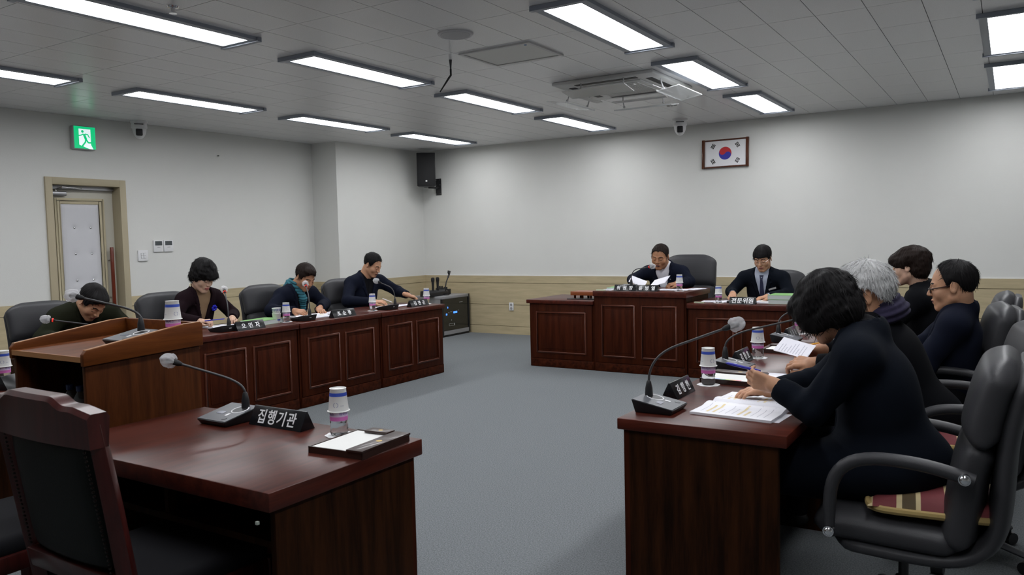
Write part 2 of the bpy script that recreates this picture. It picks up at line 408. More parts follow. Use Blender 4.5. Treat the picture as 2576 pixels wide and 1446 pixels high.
# taegeuk: two comma shapes
def comma(sign):
    pts = []
    N = 28
    for k in range(N+1): pts.append(P2(rr, math.pi*k/N if sign > 0 else math.pi+math.pi*k/N))
    # back along the s-curve from -r to r (or r to -r)
    if sign > 0:
        for k in range(1, N): a = math.pi+math.pi*k/N; pts.append((-rr/2+rr/2*math.cos(a), rr/2*math.sin(a)))
        for k in range(0, N): a = math.pi-math.pi*k/N; pts.append((rr/2+rr/2*math.cos(a), rr/2*math.sin(a)))
    else:
        for k in range(1, N): a = math.pi*k/N; pts.append((rr/2+rr/2*math.cos(a), rr/2*math.sin(a)))
        for k in range(0, N): a = -math.pi*k/N; pts.append((-rr/2+rr/2*math.cos(a), rr/2*math.sin(a)))
    return [rot2(p, an0) for p in pts]
for sg, m_ in ((1, mat('flag_red', (.55, .03, .035), .5)), (-1, mat('flag_blue', (.035, .04, .36), .5))):
    q = MB(); q.prism(comma(sg), -.0192, -.018, 'Y'); q.build('red_half' if sg > 0 else 'blue_half', m_, sheet)
tri = {(-1, 1): '111', (1, 1): '010', (-1, -1): '101', (1, -1): '000'}
for (sx, sz), bits in tri.items():
    cx_, cz_ = sx*.150, sz*.093; a = math.atan2(sz*.093, sx*.150); q = MB()
    for k, bit in enumerate(bits):
        off = (k-1)*.0155
        for s0, s1 in (((-.029, .029),) if bit == '1' else ((-.029, -.0025), (.0025, .029))):
            pts = [(off-.0052, s0), (off+.0052, s0), (off+.0052, s1), (off-.0052, s1)]
            q.prism([(cx_+rot2(p, a)[0], cz_+rot2(p, a)[1]) for p in pts], -.0192, -.018, 'Y')
    q.build('trigram', M_blackm, sheet)

# ------------------------------------------------------------------ corner loudspeaker
t = thing('wall_speaker', 'black loudspeaker on a bracket high in the room corner', 'loudspeaker', (-7.38, 9.36, 2.43), R(38))
q = MB(); q.prism([(-.137, -.13), (.137, -.13), (.11, .10), (-.11, .10)], -.245, .245); q.build('cabinet', M_black, t, bevel=.008)
q = MB(); q.box(-.128, .128, -.137, -.13, -.235, .235); q.build('grille', M_blackm, t, bevel=.004)
q = MB(); q.prism([(-.016, -.172), (0, -.180), (.016, -.172), (.012, -.166), (0, -.160), (-.012, -.166)], -.141, -.137, 'Y'); q.build('badge', mat('badge_white_glow', (.8, .8, .8), .3, emit=(.7, .7, .7), estr=.3), t)  # white badge is no lamp; faint glow put into its material
t = thing('speaker_bracket', 'black steel wall bracket under the corner loudspeaker', 'bracket', (-7.36, YB, 2.19))
q = MB(); q.box(-.05, .05, -.012, 0, -.125, .125); q.build('wall_plate', M_black, t, bevel=.002)
q = MB(); q.box(-.02, .02, -.23, -.01, -.03, .0); q.box(-.10, .02, -.24, -.18, -.01, .006); q.build('arm', M_black, t)
for z in (-.105, .03, .105):
    q = MB(); q.sphere((-.035, -.013, z), .006, 8, 6); q.sphere((.035, -.013, z), .006, 8, 6); q.build('bolt', M_chrome, t, smooth=True)

# ------------------------------------------------------------------ ceiling fixtures
t = thing('ceiling_speaker', 'round flat speaker grille in the ceiling left of the hatch', 'ceiling speaker', (-3.12, 4.31, ZC))
q = MB(); q.lathe([(.118, 0), (.118, -.008), (.108, -.014), (.100, -.010)], 36); q.build('rim', mat('fixture_grey', (.58, .58, .59), .5), t, smooth=True)
q = MB(); q.lathe([(.10, -.008), (.098, -.012), (.0, -.014)], 36, cap=False); q.build('grille', mat('grille_grey', (.46, .46, .47), .6, bump=(500, .4)), t, smooth=True)
t = thing('ceiling_hatch', 'square white access hatch in the ceiling', 'hatch', (-3.13, 5.02, ZC))
q = MB()
for x0, x1, y0, y1 in ((-.30, -.275, -.25, .25), (.275, .30, -.25, .25), (-.275, .275, -.25, -.225), (-.275, .275, .225, .25)): q.box(x0, x1, y0, y1, -.012, 0)
q.build('frame', mat('hatch_frame', (.62, .62, .61), .5), t)
q = MB(); q.box(-.27, .27, -.22, .22, -.007, 0); q.build('cover', mat('hatch_cover', (.72, .72, .69), .5), t)
q = MB(); q.lathe([(.010, 0), (.010, -.003)], 12, c=(.235, -.19, -.006)); q.build('sticker', mat('blue_sticker', (.04, .16, .4), .4), t)
t = thing('antenna', 'thin bent black antenna hanging from the ceiling', 'antenna', (-3.60, 4.90, ZC))
q = MB(); q.lathe([(.012, 0), (.007, -.05), (.006, -.075)], 12); q.build('mount', M_grey, t, smooth=True)
q = MB(); q.tube([(0, 0, -.07), (0, 0, -.115), (-.013, -.008, -.135), (-.085, -.03, -.235)], [.008, .008, .008, .0045], 10); q.build('rod', M_black, t, smooth=True)
# cassette air conditioner
M_ac = mat('aircon_white', (.66, .66, .65), .5); M_acd = mat('aircon_slot', (.015, .015, .017), .6)
M_acr = mat('clear_acrylic', (.75, .77, .78), .25, trans=.35, alpha=.6)
t = thing('air_conditioner', 'four-way ceiling cassette air conditioner with louvred grille', 'air conditioner', (-2.965, 6.64, ZC))
q = MB(); q.box(-.475, .475, -.475, .475, -.03, 0); q.build('panel', M_ac, t, bevel=.012, segs=3)
q = MB(); q.box(-.29, .29, -.29, .29, -.042, -.028); q.build('grille_frame', M_ac, t, bevel=.008)
q = MB(); q.box(-.235, .235, -.235, .235, -.0425, -.0415); q.build('grille_opening', M_acd, t)
gq = MB()
for k in range(23):
    a = -.235+.47*k/22
    gq.box(a-.0045, a+.0045, -.235, .235, -.048, -.042); gq.box(-.235, .235, a-.0045, a+.0045, -.0478, -.042)
gq.box(-.235, .235, -.016, .016, -.05, -.042)
gq.build('grille', M_ac, t)
for k in range(4):
    Mr = Matrix.Rotation(R(90*k), 4, 'Z')
    q = MB(); q.box(-.29, .29, .335, .395, -.0325, -.0295, M=Mr); q.build('air_slot', M_acd, t)
    q = MB(); q.box(-.27, .27, .345, .40, -.036, -.031, M=Mr @ Matrix.Rotation(R(-8), 4, 'X')); q.build('louvre', M_ac, t)
for k, lb in enumerate(['clear draught deflector on the flag-wall side of the air conditioner', 'clear draught deflector on the door side of the air conditioner',
                        'clear draught deflector on the near side of the air conditioner', 'clear draught deflector on the right side of the air conditioner']):
    a = R(90*k); v = thing('air_deflector', lb, 'deflector', (-2.965, 6.64, ZC), a, 'draught deflectors')
    Mt = Matrix.Translation((0, .53, -.135)) @ Matrix.Rotation(R(9), 4, 'X')
    q = MB(); q.box(-.29, .29, -.10, .10, -.003, .003, M=Mt); q.box(-.29, .29, -.102, -.096, -.003, .010, M=Mt); q.build('vane', M_acr, v)
    for sx in (-.2, .2):
        q = MB(); q.tube([(sx, .44, 0), (sx, .44, -.06), (sx, .46, -.12)], .006, 8); q.sphere((sx, .465, -.12), .012, 10, 8); q.build('hanger', mat('clear_hanger', (.6, .6, .62), .2, alpha=.7), v, smooth=True)
t = thing('detector', 'tiny dark sensor on the ceiling behind the air conditioner', 'sensor', (-3.03, 8.02, ZC))
q = MB(); q.box(-.05, .05, -.02, .02, -.006, 0); q.build('housing', M_white, t); q = MB()
for a in (-.035, 0, .035): q.box(a-.012, a+.012, -.014, .014, -.0075, -.006)
q.build('window', M_black, t)
t = thing('sprinkler', 'small chrome sprinkler head near the top edge of the ceiling', 'sprinkler', (-4.04, 2.86, ZC))
q = MB(); q.lathe([(.035, 0), (.03, -.008), (.012, -.012), (.010, -.035), (.022, -.037), (.022, -.04)], 16); q.build('head', M_chrome, t, smooth=True)
t = tag(bx('wall_hook', M_black, XL, XL+.02, 6.266, 6.276, 2.459, 2.469), 'tiny black hook on the white door-side wall', 'hook')

# ------------------------------------------------------------------ desks
def ring(mb, x0, x1, z0, z1, wd, y0, y1, mi=0):
    for a0, a1, c0, c1 in ((x0, x0+wd, z0, z1), (x1-wd, x1, z0, z1), (x0+wd, x1-wd, z0, z0+wd), (x0+wd, x1-wd, z1-wd, z1)):
        mb.box(a0, a1, y0, y1, c0, c1, mi)
def desk(label, loc, rz, w_, dp, h_, npan=2, slab=.045, over=.02, endl=0, endr=0, group=None, open_back=True, name='conference_desk', shelf=False):
    """local: front face towards -Y at y=0, x 0..w; body behind it"""
    t = thing(name, label, 'desk', loc, rz, group)
    q = MB(); q.box(-endl, w_+endr, -over, dp, h_-slab, h_); q.build('desk_top', M_top, t, bevel=.005)
    fz = h_-slab
    bx('front_panel', M_dark, .001, w_-.001, .012, .030, .0, fz, t)
    bx('front_board', M_dark, .020, w_-.020, .0, .012, .094, fz-.001, t, bevel=.003)
    bx('plinth', M_darkx, .010, w_-.010, .0, .012, .004, .090, t, bevel=.002)
    if npan:
        gx = .062; pw = (w_-.052-gx*(npan+1))/npan
        for k in range(npan):
            x0 = .026+gx+k*(pw+gx); z0, z1 = .155, fz-.085
            q = MB(); ring(q, x0, x0+pw, z0, z1, .016, -.011, .001); q.build('panel_moulding', M_mould, t, bevel=.0045, segs=3)
            q = MB(); q.box(x0+.045, x0+pw-.045, -.0045, .001, z0+.045, z1-.045); q.build('raised_field', M_dark, t, bevel=.004, segs=2)
    for x0 in (.001, w_-.021): bx('side_panel', M_endp, x0, x0+.02, .030, dp-.03, .0, fz, t)
    if shelf:
        bx('shelf', M_endp, .021, w_-.021, .15, dp-.08, fz-.14, fz-.12, t)
        bx('divider', M_endp, w_*.5, w_*.5+.018, .15, dp-.09, fz-.12, fz, t)
    return t
yy = [(5.585, 6.555), (4.575, 5.575), (3.565, 4.565), (2.555, 3.555)]
ll = ['dark wood desk at the far right end of the left row, nearest the equipment rack', 'dark wood desk in front of the man in the turquoise scarf',
      'dark wood desk in front of the woman with the blue brooch', 'dark wood desk mostly hidden behind the lectern']
for (a, b_), l_ in zip(yy, ll):
    desk(l_, (-5.0, a, 0), R(90), b_-a, .62, .72, 2, group='desks of the left row', endr=.012 if b_ > 6.5 else 0)
desk('low dark wood desk with one square panel at the left of the chairman', (-4.40, 7.30, 0), 0, .775, .78, .722, 1, slab=.04, endl=.025, name='side_desk')
desk('tall dark wood desk of the chairman with two upright panels', (-3.62, 7.29, 0), 0, .985, .70, .828, 2, slab=.055, name='presiding_desk', endr=.012)
desk('dark wood desk of the man in the navy suit and tie', (-2.63, 7.31, 0), 0, .975, .72, .722, 2, slab=.05, endr=.015)
rl = ['dark wood desk at the near end of the right row with plain end panel', 'dark wood desk in the middle of the right row', 'dark wood desk at the far end of the right row']
for k, l_ in enumerate(rl):
    y1 = 2.615+1.17*(k+1)
    desk(l_, (-1.195, y1, 0), R(-90), 1.17, .59, .72, 2, slab=.042, over=.012, group='desks of the right row', endr=.012 if k == 0 else 0)
desk('reddish wood desk in the left foreground with the memo tray', (-1.67, 2.02, 0), R(180), 1.13, .63, .72, 0, slab=.055, endl=.012, shelf=True, name='front_desk', group='foreground desks')
desk('reddish wood desk at the left edge behind the empty wooden chair', (-3.97, 2.02, 0), R(180), 1.3, .63, .72, 0, slab=.055, shelf=True, name='front_desk', group='foreground desks')
t = tag(bx('cable_clip', mat('clip_white', (.45, .5, .45), .4), -1.697, -1.689, 1.374, 1.382, .634, .642), 'tiny pale clip under the foreground desk corner', 'clip')

# ------------------------------------------------------------------ lectern
t = thing('lectern', 'orange-brown wooden lectern with open back between the foreground desks', 'lectern', (-3.54, 1.65, 0))
LW, LD = .56, .53
prof = [(0, .93), (0, .975), (.012, .99), (.44, 1.047), (.52, 1.05), (.53, 1.045), (.53, .948), (.40, .945)]
for x0 in (0, LW-.022):
    q = MB(); q.prism(prof, x0, x0+.022, 'X'); q.build('side_rail', M_lect, t, bevel=.003)
    q = MB(); q.prism([(.012, .990), (.44, 1.047), (.52, 1.050), (.52, 1.0525), (.44, 1.0495), (.012, .9925)], x0+.001, x0+.021, 'X'); q.build('edge_strip', M_edge, t)
bx('front_rail', M_lect, .022, LW-.022, LD-.022, LD, .93, 1.05, t, bevel=.003)
q = MB(); q.prism([(.005, .945), (.005, .965), (.51, .985), (.51, .965)], .022, LW-.022, 'X'); q.build('slope', M_lect, t)
q = MB(); q.prism([(.0, .945), (.0, .966), (.006, .966), (.006, .945)], .022, LW-.022, 'X'); q.build('slope_edge', M_edge, t)
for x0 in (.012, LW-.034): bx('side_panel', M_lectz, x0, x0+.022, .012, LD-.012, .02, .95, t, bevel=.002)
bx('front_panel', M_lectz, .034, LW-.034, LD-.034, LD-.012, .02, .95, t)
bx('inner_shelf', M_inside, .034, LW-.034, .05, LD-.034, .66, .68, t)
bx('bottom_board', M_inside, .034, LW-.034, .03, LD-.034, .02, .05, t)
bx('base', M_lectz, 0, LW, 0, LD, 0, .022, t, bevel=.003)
lb = ['blue-capped water bottle on the shelf inside the lectern, left one', 'blue-capped water bottle on the shelf inside the lectern, right one']
for k, x in enumerate((-3.30, -3.225)):
    v = thing('water_bottle', lb[k], 'bottle', (x, 1.765, .68), 0, 'bottles inside the lectern')
    q = MB(); q.lathe([(.028, 0), (.030, .01), (.030, .08), (.012, .115), (.012, .12)], 18); q.build('body', mat('clear_plastic', (.85, .88, .9), .08, trans=.9, ior=1.2), v, smooth=True)
    q = MB(); q.lathe([(.015, .118), (.015, .138), (.013, .140)], 16); q.build('cap', mat('cap_blue', (.02, .04, .12), .4), v, smooth=True)

# ------------------------------------------------------------------ rack with microphone chargers
t = thing('equipment_rack', 'grey equipment rack with smoked glass door and blue displays', 'equipment rack', (-6.80, 8.90, 0))
D_, H_ = .52, .585; M_rk = mat('rack_grey', (.27, .27, .28), .4)
bx('cabinet', M_rk, -D_, -.02, .0, .66, .03, H_-.04, t)
bx('top_cover', M_rk, -D_-.005, .0, -.005, .665, H_-.04, H_, t, bevel=.004)
bx('corner_post', M_black, -.03, .004, -.004, .022, .02, H_-.04, t); bx('corner_post', M_black, -.03, .004, .638, .664, .02, H_, t)
bx('glass_door', mat('smoked_glass', (.012, .014, .014), .12, coat=.5), -.02, -.008, .022, .638, .085, H_-.045, t)
bx('kick_plate', M_rk, -.02, .0, .022, .638, .03, .085, t); bx('foot_rail', M_black, -.5, -.01, .01, .65, 0, .03, t)
M_led = mat('blue_display', (.02, .05, .3), .4, emit=(.05, .20, 1.0), estr=2.2); M_lb = mat('rack_lettering', (.45, .45, .45), .5)
for y0, y1, z0, z1 in ((.13, .145, .405, .430), (.09, .12, .31, .335), (.27, .36, .325, .352)): bx('display', M_led, -.008, -.006, y0, y1, z0, z1, t)
for y0, y1, z0, z1 in ((.42, .50, .475, .480), (.15, .17, .34, .344), (.19, .24, .35, .354), (.38, .41, .36, .364), (.16, .30, .15, .153), (.16, .30, .18, .183), (.16, .163, .15, .183), (.28, .30, .155, .178), (.215, .225, .225, .24)):
    bx('panel_mark', M_lb, -.008, -.0062, y0, y1, z0, z1, t)
t = thing('microphone_charger', 'black charging cradle on top of the equipment rack', 'microphone charger', (-7.02, 9.02, H_))
q = MB(); q.prism([(-.10, 0), (.10, 0), (.09, .08), (-.04, .085), (-.10, .06)], -.22, .20, 'X', M=Matrix.Rotation(R(90), 4, 'Z')); q.build('cradle', M_black, t, bevel=.008)
for k, y in enumerate((8.93, 9.04)):
    v = thing('handheld_microphone', 'black wireless handheld microphone in the cradle, %s one' % ('left', 'right')[k], 'microphone', (-6.98, y, H_+.05), 0, 'handheld microphones in the charger')
    q = MB(); q.lathe([(.016, 0), (.017, .10), (.021, .155), (.021, .16)], 16); q.build('body', M_black, v, smooth=True)
    q = MB(); q.lathe([(.021, .158), (.026, .172), (.027, .20), (.021, .215), (.008, .22)], 16); q.build('grille', M_blackm, v, smooth=True)
v = thing('gooseneck_clip', 'black gooseneck microphone clip leaning over the charger cradle', 'microphone stand', (-6.93, 9.16, H_))
q = MB(); q.lathe([(.055, 0), (.055, .012), (.02, .02)], 20); q.build('base', M_black, v, smooth=True)
q = MB(); q.tube([(0, 0, .015), (0, 0, .12), (.0, .02, .19), (.0, .07, .265)], .009, 10); q.build('neck', M_black, v, smooth=True)
q = MB(); q.tube([(0, .065, .255), (0, .095, .30), (0, .115, .345)], .013, 10); q.tube([(0, .09, .30), (0, .07, .325), (0, .078, .355)], .010, 8); q.build('clip', M_black, v, smooth=True)
for k, (y, lb_) in enumerate(((9.22, 'black knobbed receiver on the rack beside the gooseneck'), (9.33, 'small black device at the wall end of the rack top'))):
    v = thing('receiver', lb_, 'receiver', (-7.05, y, H_), 0, 'receivers on the rack')
    q = MB(); q.box(-.08, .06, -.04, .04, 0, .10-.02*k); q.build('body', M_black, v, bevel=.006)
    q = MB()
    for a in (-.02, .02): q.lathe([(.014, 0), (.012, .03)], 10, c=(a-.01, 0, .10-.02*k))
    q.build('knob', M_black, v, smooth=True)

# ------------------------------------------------------------------ low stand on the side desk
t = thing('gavel_block', 'small orange-brown wooden stand on the low side desk', 'wooden stand', (-3.83, 7.62, .722))
bx('slab', mat('orange_wood', (.24, .065, .02), .35, coat=.3), -.18, .19, -.10, .10, .035, .078, t, bevel=.004)
for x in (-.14, -.05, .05, .15):
    q = MB(); q.lathe([(.012, 0), (.012, .036)], 10, c=(x, -.07, 0)); q.lathe([(.012, 0), (.012, .036)], 10, c=(x, .07, 0)); q.build('leg', M_dark, t)
t = tag(bx('black_folder', M_black, -4.0, -3.66, 7.42, 7.50, .722, .730), 'thin black folder beside the small wooden stand', 'folder')
# ------------------------------------------------------------------ signed distance modelling for people
V3 = lambda *a: np.array(a, float)
def nrm(v): v = np.asarray(v, float); return v/np.linalg.norm(v)
def d_ell(P, c, r, B=None):
    q = P-c
    if B is not None: q = q @ B        # B columns are the axes
    r = np.asarray(r, float); k0 = np.linalg.norm(q/r, axis=1); k1 = np.linalg.norm(q/(r*r), axis=1)+1e-9
    return k0*(k0-1)/k1
def d_cone(P, a, b, ra, rb):
    ab = b-a; L = ab @ ab+1e-12; t = np.clip(((P-a) @ ab)/L, 0, 1)
    return np.linalg.norm(P-a-t[:, None]*ab, axis=1)-(ra+(rb-ra)*t)
def smin(a, b, k):
    h = np.clip(.5+.5*(b-a)/k, 0, 1); return b+(a-b)*h-k*h*(1-h)
def smax(a, b, k): return -smin(-a, -b, k)
def wob(P, f, seed=0):
    g = np.random.default_rng(seed); s = 0
    for k in range(4):
        w = g.normal(size=3); w *= f*(.7+.25*k)/np.linalg.norm(w); s = s+np.sin(P @ w+g.uniform(0, 6))
    return s/4
def surface(fn, lo, hi, h):
    """surface nets over a narrow band: returns vertices, quads"""
    lo = np.asarray(lo, float); hi = np.asarray(hi, float); m = 4
    n = (np.ceil((hi-lo)/h/m).astype(int)+1)*m+1
    cax = [lo[i]+h*m*(np.arange((n[i]-1)//m)+.5) for i in range(3)]
    CG = np.stack(np.meshgrid(*cax, indexing='ij'), -1).reshape(-1, 3)
    cd_ = fn(CG).reshape([len(a) for a in cax])
    F = np.repeat(np.repeat(np.repeat(cd_, m, 0), m, 1), m, 2)
    F = np.pad(F, ((0, 1),)*3, mode='edge')
    band = np.abs(F) < h*m*1.25+.004
    idx = np.argwhere(band); Fv = F.copy()
    Fv[band] = fn(lo+idx*h)
    S = Fv < 0
    # active cells
    c = np.zeros(tuple(x-1 for x in n), np.int8)
    for dx in (0, 1):
        for dy in (0, 1):
            for dz in (0, 1): c += S[dx:n[0]-1+dx, dy:n[1]-1+dy, dz:n[2]-1+dz]
    act = (c > 0) & (c < 8); ai = np.argwhere(act); num = -np.ones(c.shape, int); num[act] = np.arange(len(ai))
    acc = np.zeros((len(ai), 3)); cnt = np.zeros(len(ai))
    for ax in range(3):
        o1, o2 = [a for a in range(3) if a != ax]
        for u in (0, 1):
            for v in (0, 1):
                p = ai.copy(); p[:, o1] += u; p[:, o2] += v; q = p.copy(); q[:, ax] += 1
                a = Fv[tuple(p.T)]; b = Fv[tuple(q.T)]; cr = (a < 0) != (b < 0)
                t = np.where(cr, a/(a-b+1e-20), 0); w_ = p.astype(float); w_[:, ax] += t
                acc[cr] += w_[cr]; cnt[cr] += 1
    vert = lo+h*acc/cnt[:, None]
    quads = []
    for ax in range(3):
        o1, o2 = (ax+1) % 3, (ax+2) % 3
        sl = [slice(1, n[i]-1) for i in range(3)]; sl[ax] = slice(0, n[ax]-1)
        s2 = list(sl); s2[ax] = slice(1, n[ax])
        A = S[tuple(sl)]; Bq = S[tuple(s2)]; e = np.argwhere(A != Bq); off = np.ones(3, int); off[ax] = 0; e = e+off
        inside = S[tuple(e.T)]
        def nb(d1, d2): q = e.copy(); q[:, o1] -= d1; q[:, o2] -= d2; return num[tuple(q.T)]
        Q = np.stack([nb(0, 0), nb(1, 0), nb(1, 1), nb(0, 1)], 1)
        Q[inside] = Q[inside][:, ::-1]
        quads.append(Q[:, ::-1])
    Q = np.concatenate(quads); Q = Q[(Q >= 0).all(1)]
    return vert, Q
class Geo:
    def __init__(s): s.v = []; s.q = []; s.m = []; s.n = 0
    def add(s, v, q, mi=0):
        s.v.append(v); s.q.append(q+s.n); s.n += len(v); s.m.append(np.full(len(q), mi) if np.isscalar(mi) else mi)
    def build(s, name, mats, parent, base, Rinv, smooth=0, thin=None):
        v = np.concatenate(s.v); q = np.concatenate(s.q); mi = np.concatenate(s.m)
        v = (v-base) @ Rinv.T
        me = bpy.data.meshes.new(name); me.vertices.add(len(v)); me.vertices.foreach_set('co', v.ravel().astype(np.float32))
        me.loops.add(q.size); me.loops.foreach_set('vertex_index', q.ravel().astype(np.int32))
        me.polygons.add(len(q)); me.polygons.foreach_set('loop_start', np.arange(0, q.size, q.shape[1], dtype=np.int32))
        me.polygons.foreach_set('loop_total', np.full(len(q), q.shape[1], np.int32))
        me.polygons.foreach_set('material_index', mi.astype(np.int32)); me.polygons.foreach_set('use_smooth', np.ones(len(q), bool))
        for m in (mats if isinstance(mats, (list, tuple)) else [mats]): me.materials.append(m)
        me.update(); me.validate()
        return obj(name, me, parent)

def skin_mat(name, c):
    m = mat(name, c, .52, spec=.4, noise=(28, .10), bump=(160, .12)); b = m.node_tree.nodes['Principled BSDF']
    b.inputs['Subsurface Weight'].default_value = .12; b.inputs['Subsurface Radius'].default_value = (.02, .008, .004); b.inputs['Subsurface Scale'].default_value = .5
    return m
M_lip = mat('lips', (.25, .085, .065), .5); M_lipr = mat('lips_red', (.34, .05, .05), .4); M_eyeline = mat('eye_line', (.03, .018, .014), .6)

# ---- head in its own frame: x right, y forward, z up
def head_sdf(q, sex, fat=1.0, mouth=0.):
    x = np.abs(q[:, 0]); Q = np.stack([x, q[:, 1], q[:, 2]], 1)
    w_ = (.97 if sex == 'f' else 1.0)*fat
    d = d_ell(Q, V3(0, -.016, .034), (.0755*w_, .097, .084))
    d = smin(d, d_ell(Q, V3(0, .026, -.028), (.0600*w_, .064, .082)), .03)
    d = smin(d, d_cone(Q, V3(.050*w_, .0, -.056), V3(.014, .070, -.098), .018, .017), .030)
    d = smin(d, d_ell(Q, V3(.042*w_, .052, -.026), (.026, .026, .028)), .022)
    d = smin(d, d_ell(Q, V3(.0, .080, -.060), (.026, .014, .020)), .018)
    d = smin(d, d_cone(Q, V3(.012, .080, .024), V3(.042, .068, .022), .010, .009), .014)
    d = smax(d, -d_ell(Q, V3(.032, .102, .004), (.018, .020, .012)), .014)
    d = smin(d, d_ell(Q, V3(.031, .0745, .003), (.0145, .0125, .0105)), .004)
    d = smin(d, d_cone(Q, V3(0, .084, .018), V3(0, .106, -.022), .0065, .0105), .010)
    d = smin(d, d_ell(Q, V3(.0125, .096, -.026), (.008, .010, .0075)), .006)
    d = smin(d, d_ell(Q, V3(0, .0925, -.0535), (.023, .009, .0055)), .004)
    d = smin(d, d_ell(Q, V3(0, .0900, -.0655), (.020, .009, .0065)), .004)
    d = smax(d, -d_ell(Q, V3(0, .101, -.0595), (.021, .009, .0016+mouth)), .003)
    d = smin(d, d_ell(Q, V3(0, .078, -.093), (.018, .013, .014)), .014)
    # ear: leaf with a rim and hollow
    Be = np.array([[.94, .0, .34], [-.33, .2, .92], [.0, .98, -.2]])
    e = d_ell(Q, V3(.0785*w_, -.014, -.004), (.0075, .0175, .030), np.stack([nrm(V3(.9, -.42, 0)), nrm(V3(.40, .86, .18)), nrm(V3(-.08, -.16, .97))], 1))
    e = smax(e, -d_ell(Q, V3(.090*w_, -.012, .0), (.0080, .011, .020)), .005)
    return smin(d, e, .006)

def hair_parts(style, q):
    x = np.abs(q[:, 0]); y = q[:, 1]; z = q[:, 2]; Q = np.stack([x, y, z], 1)
    sw = .0010*np.sin(np.arctan2(q[:, 0], y+.06)*34+6*wob(q, 30, 5))+.0035*wob(q, 55, 3)+.0018*wob(q, 120, 4)
    if style in ('short', 'receding', 'balding', 'bowl', 'grey'):
        t = {'short': .011, 'receding': .007, 'balding': .008, 'bowl': .013, 'grey': .016}[style]
        d = d_ell(Q, V3(0, -.018, .038), (.0775+t*.75, .099+t, .086+t))
        if style == 'short': d = smin(d, d_ell(q, V3(.012, .045, .100), (.060, .052, .030)), .02)
        if style == 'grey': d = smin(d, d_ell(q, V3(0, -.01, .10), (.065, .085, .045)), .02)
        hy = [-.13, -.085, -.055, -.035, -.012, .012, .030, .040, .060, .085, .12]
        hz = {'short': [-.075, -.070, -.045, .010, .028, -.004, -.002, .040, .060, .074, .080],
              'grey': [-.056, -.052, -.020, .022, .042, .016, .014, .045, .062, .072, .080],
              'bowl': [-.060, -.058, -.035, .012, .030, .004, .010, .030, .042, .046, .050],
              'receding': [-.070, -.064, -.040, .010, .028, -.004, .010, .048, .080, .102, .120],
              'balding': [-.070, -.064, -.035, .014, .028, -.004, .070, .100, .135, .16, .16]}[style]
        zc = np.interp(y, hy, hz)
        if style in ('receding', 'balding'): zc = zc+np.clip(.035-np.abs(x-.040), 0, 1)*np.clip((y-.02)*14, 0, 1)*(.8 if style == 'receding' else .4)
        if style == 'short': zc = zc+.008*np.sin(q[:, 0]*60+1)*(y > .03)
        d = smax(d+sw*(1.0 if style != 'grey' else 1.6), (zc-z)*.8, .006)
    else:
        if style == 'puffy':      # short full permed hair
            d = d_ell(Q, V3(0, -.014, .066), (.096, .116, .098)); d = smin(d, d_ell(Q, V3(0, .050, .058), (.078, .070, .056)), .03)
            d = smin(d, d_ell(Q, V3(.052, -.020, .010), (.042, .070, .058)), .025)
            d = smin(d, d_ell(Q, V3(0, -.062, -.022), (.074, .056, .070)), .03)
            face = d_ell(Q, V3(0, .122, -.062), (.064, .104, .092)); k = .012; hz = -.085
        elif style == 'bob':       # chin-length wavy bob
            d = d_ell(Q, V3(0, -.022, .040), (.100, .122, .098)); d = smin(d, d_ell(Q, V3(0, -.042, -.035), (.096, .090, .080)), .03)
            d = smin(d, d_ell(Q, V3(.045, .045, .000), (.052, .062, .075)), .03); d = smin(d, d_ell(Q, V3(.0, .070, .055), (.070, .046, .045)), .03)
            face = d_ell(Q, V3(0, .128, -.060), (.060, .088, .098)); k = .010; hz = -.105
        else:                       # rounded bob, ear showing
            d = d_ell(Q, V3(0, -.022, .045), (.098, .122, .092)); d = smin(d, d_ell(Q, V3(0, -.062, -.030), (.078, .062, .062)), .03)
            d = smin(d, d_ell(Q, V3(0, .062, .050), (.074, .050, .046)), .03)
            face = smin(d_ell(Q, V3(0, .120, -.060), (.075, .100, .095)), d_ell(Q, V3(.10, -.002, -.022), (.035, .022, .030)), .02); k = .01; hz = -.085
        lump = (.009 if style == 'puffy' else .0045)*wob(q, 70, 9)+(.005 if style == 'puffy' else .0025)*wob(q, 150, 10)
        d = smax(d+sw+lump, -face, k); d = smax(d, hz-z-.02*np.clip(-y*4-.1, 0, .5), .012)
    return d

def strands(v, q_idx, n, seed, length, lift, H, style):
    """thin hair locks lying along the surface; v are head-frame vertices"""
    g = np.random.default_rng(seed); c = v[q_idx].mean(1); a, b = v[q_idx[:, 2]]-v[q_idx[:, 0]], v[q_idx[:, 3]]-v[q_idx[:, 1]]
    nn = np.cross(a, b); nn /= np.linalg.norm(nn, axis=1)[:, None]+1e-9
    out = (c-V3(0, -.01, .03)); sgn = np.sign((nn*out).sum(1)); nn *= sgn[:, None]
    ok = np.where(((nn*out).sum(1) > .03*0) & (np.linalg.norm(out, axis=1) > .075))[0]
    pick = g.choice(ok, min(n, len(ok)), replace=False)
    V = []; Q = []; k = 0; crown = V3(.01, -.055, .13)
    for i in pick:
        p = c[i]; N = nn[i]; fl_ = p-crown; fl_ = fl_-N*(fl_ @ N); fl_ = nrm(fl_+g.normal(size=3)*.25*np.linalg.norm(fl_)+1e-6)
        fl_ = nrm(fl_-N*(fl_ @ N)); sd = np.cross(N, fl_); L = length*g.uniform(.5, 1.2); wd = g.uniform(.0012, .0024)
        for s_ in range(5):
            t = s_/4; pt = p+fl_*L*t+N*(.001+lift*t*g.uniform(.5, 1.3))-N*(L*t)**2*5.2+V3(0, 0, -.12*L*t*t); w2 = wd*(1-.85*t)
            V += [pt-sd*w2, pt+sd*w2]
        for s_ in range(4): Q.append([k+2*s_, k+2*s_+1, k+2*s_+3, k+2*s_+2])
        k += 10
    return np.array(V), np.array(Q)

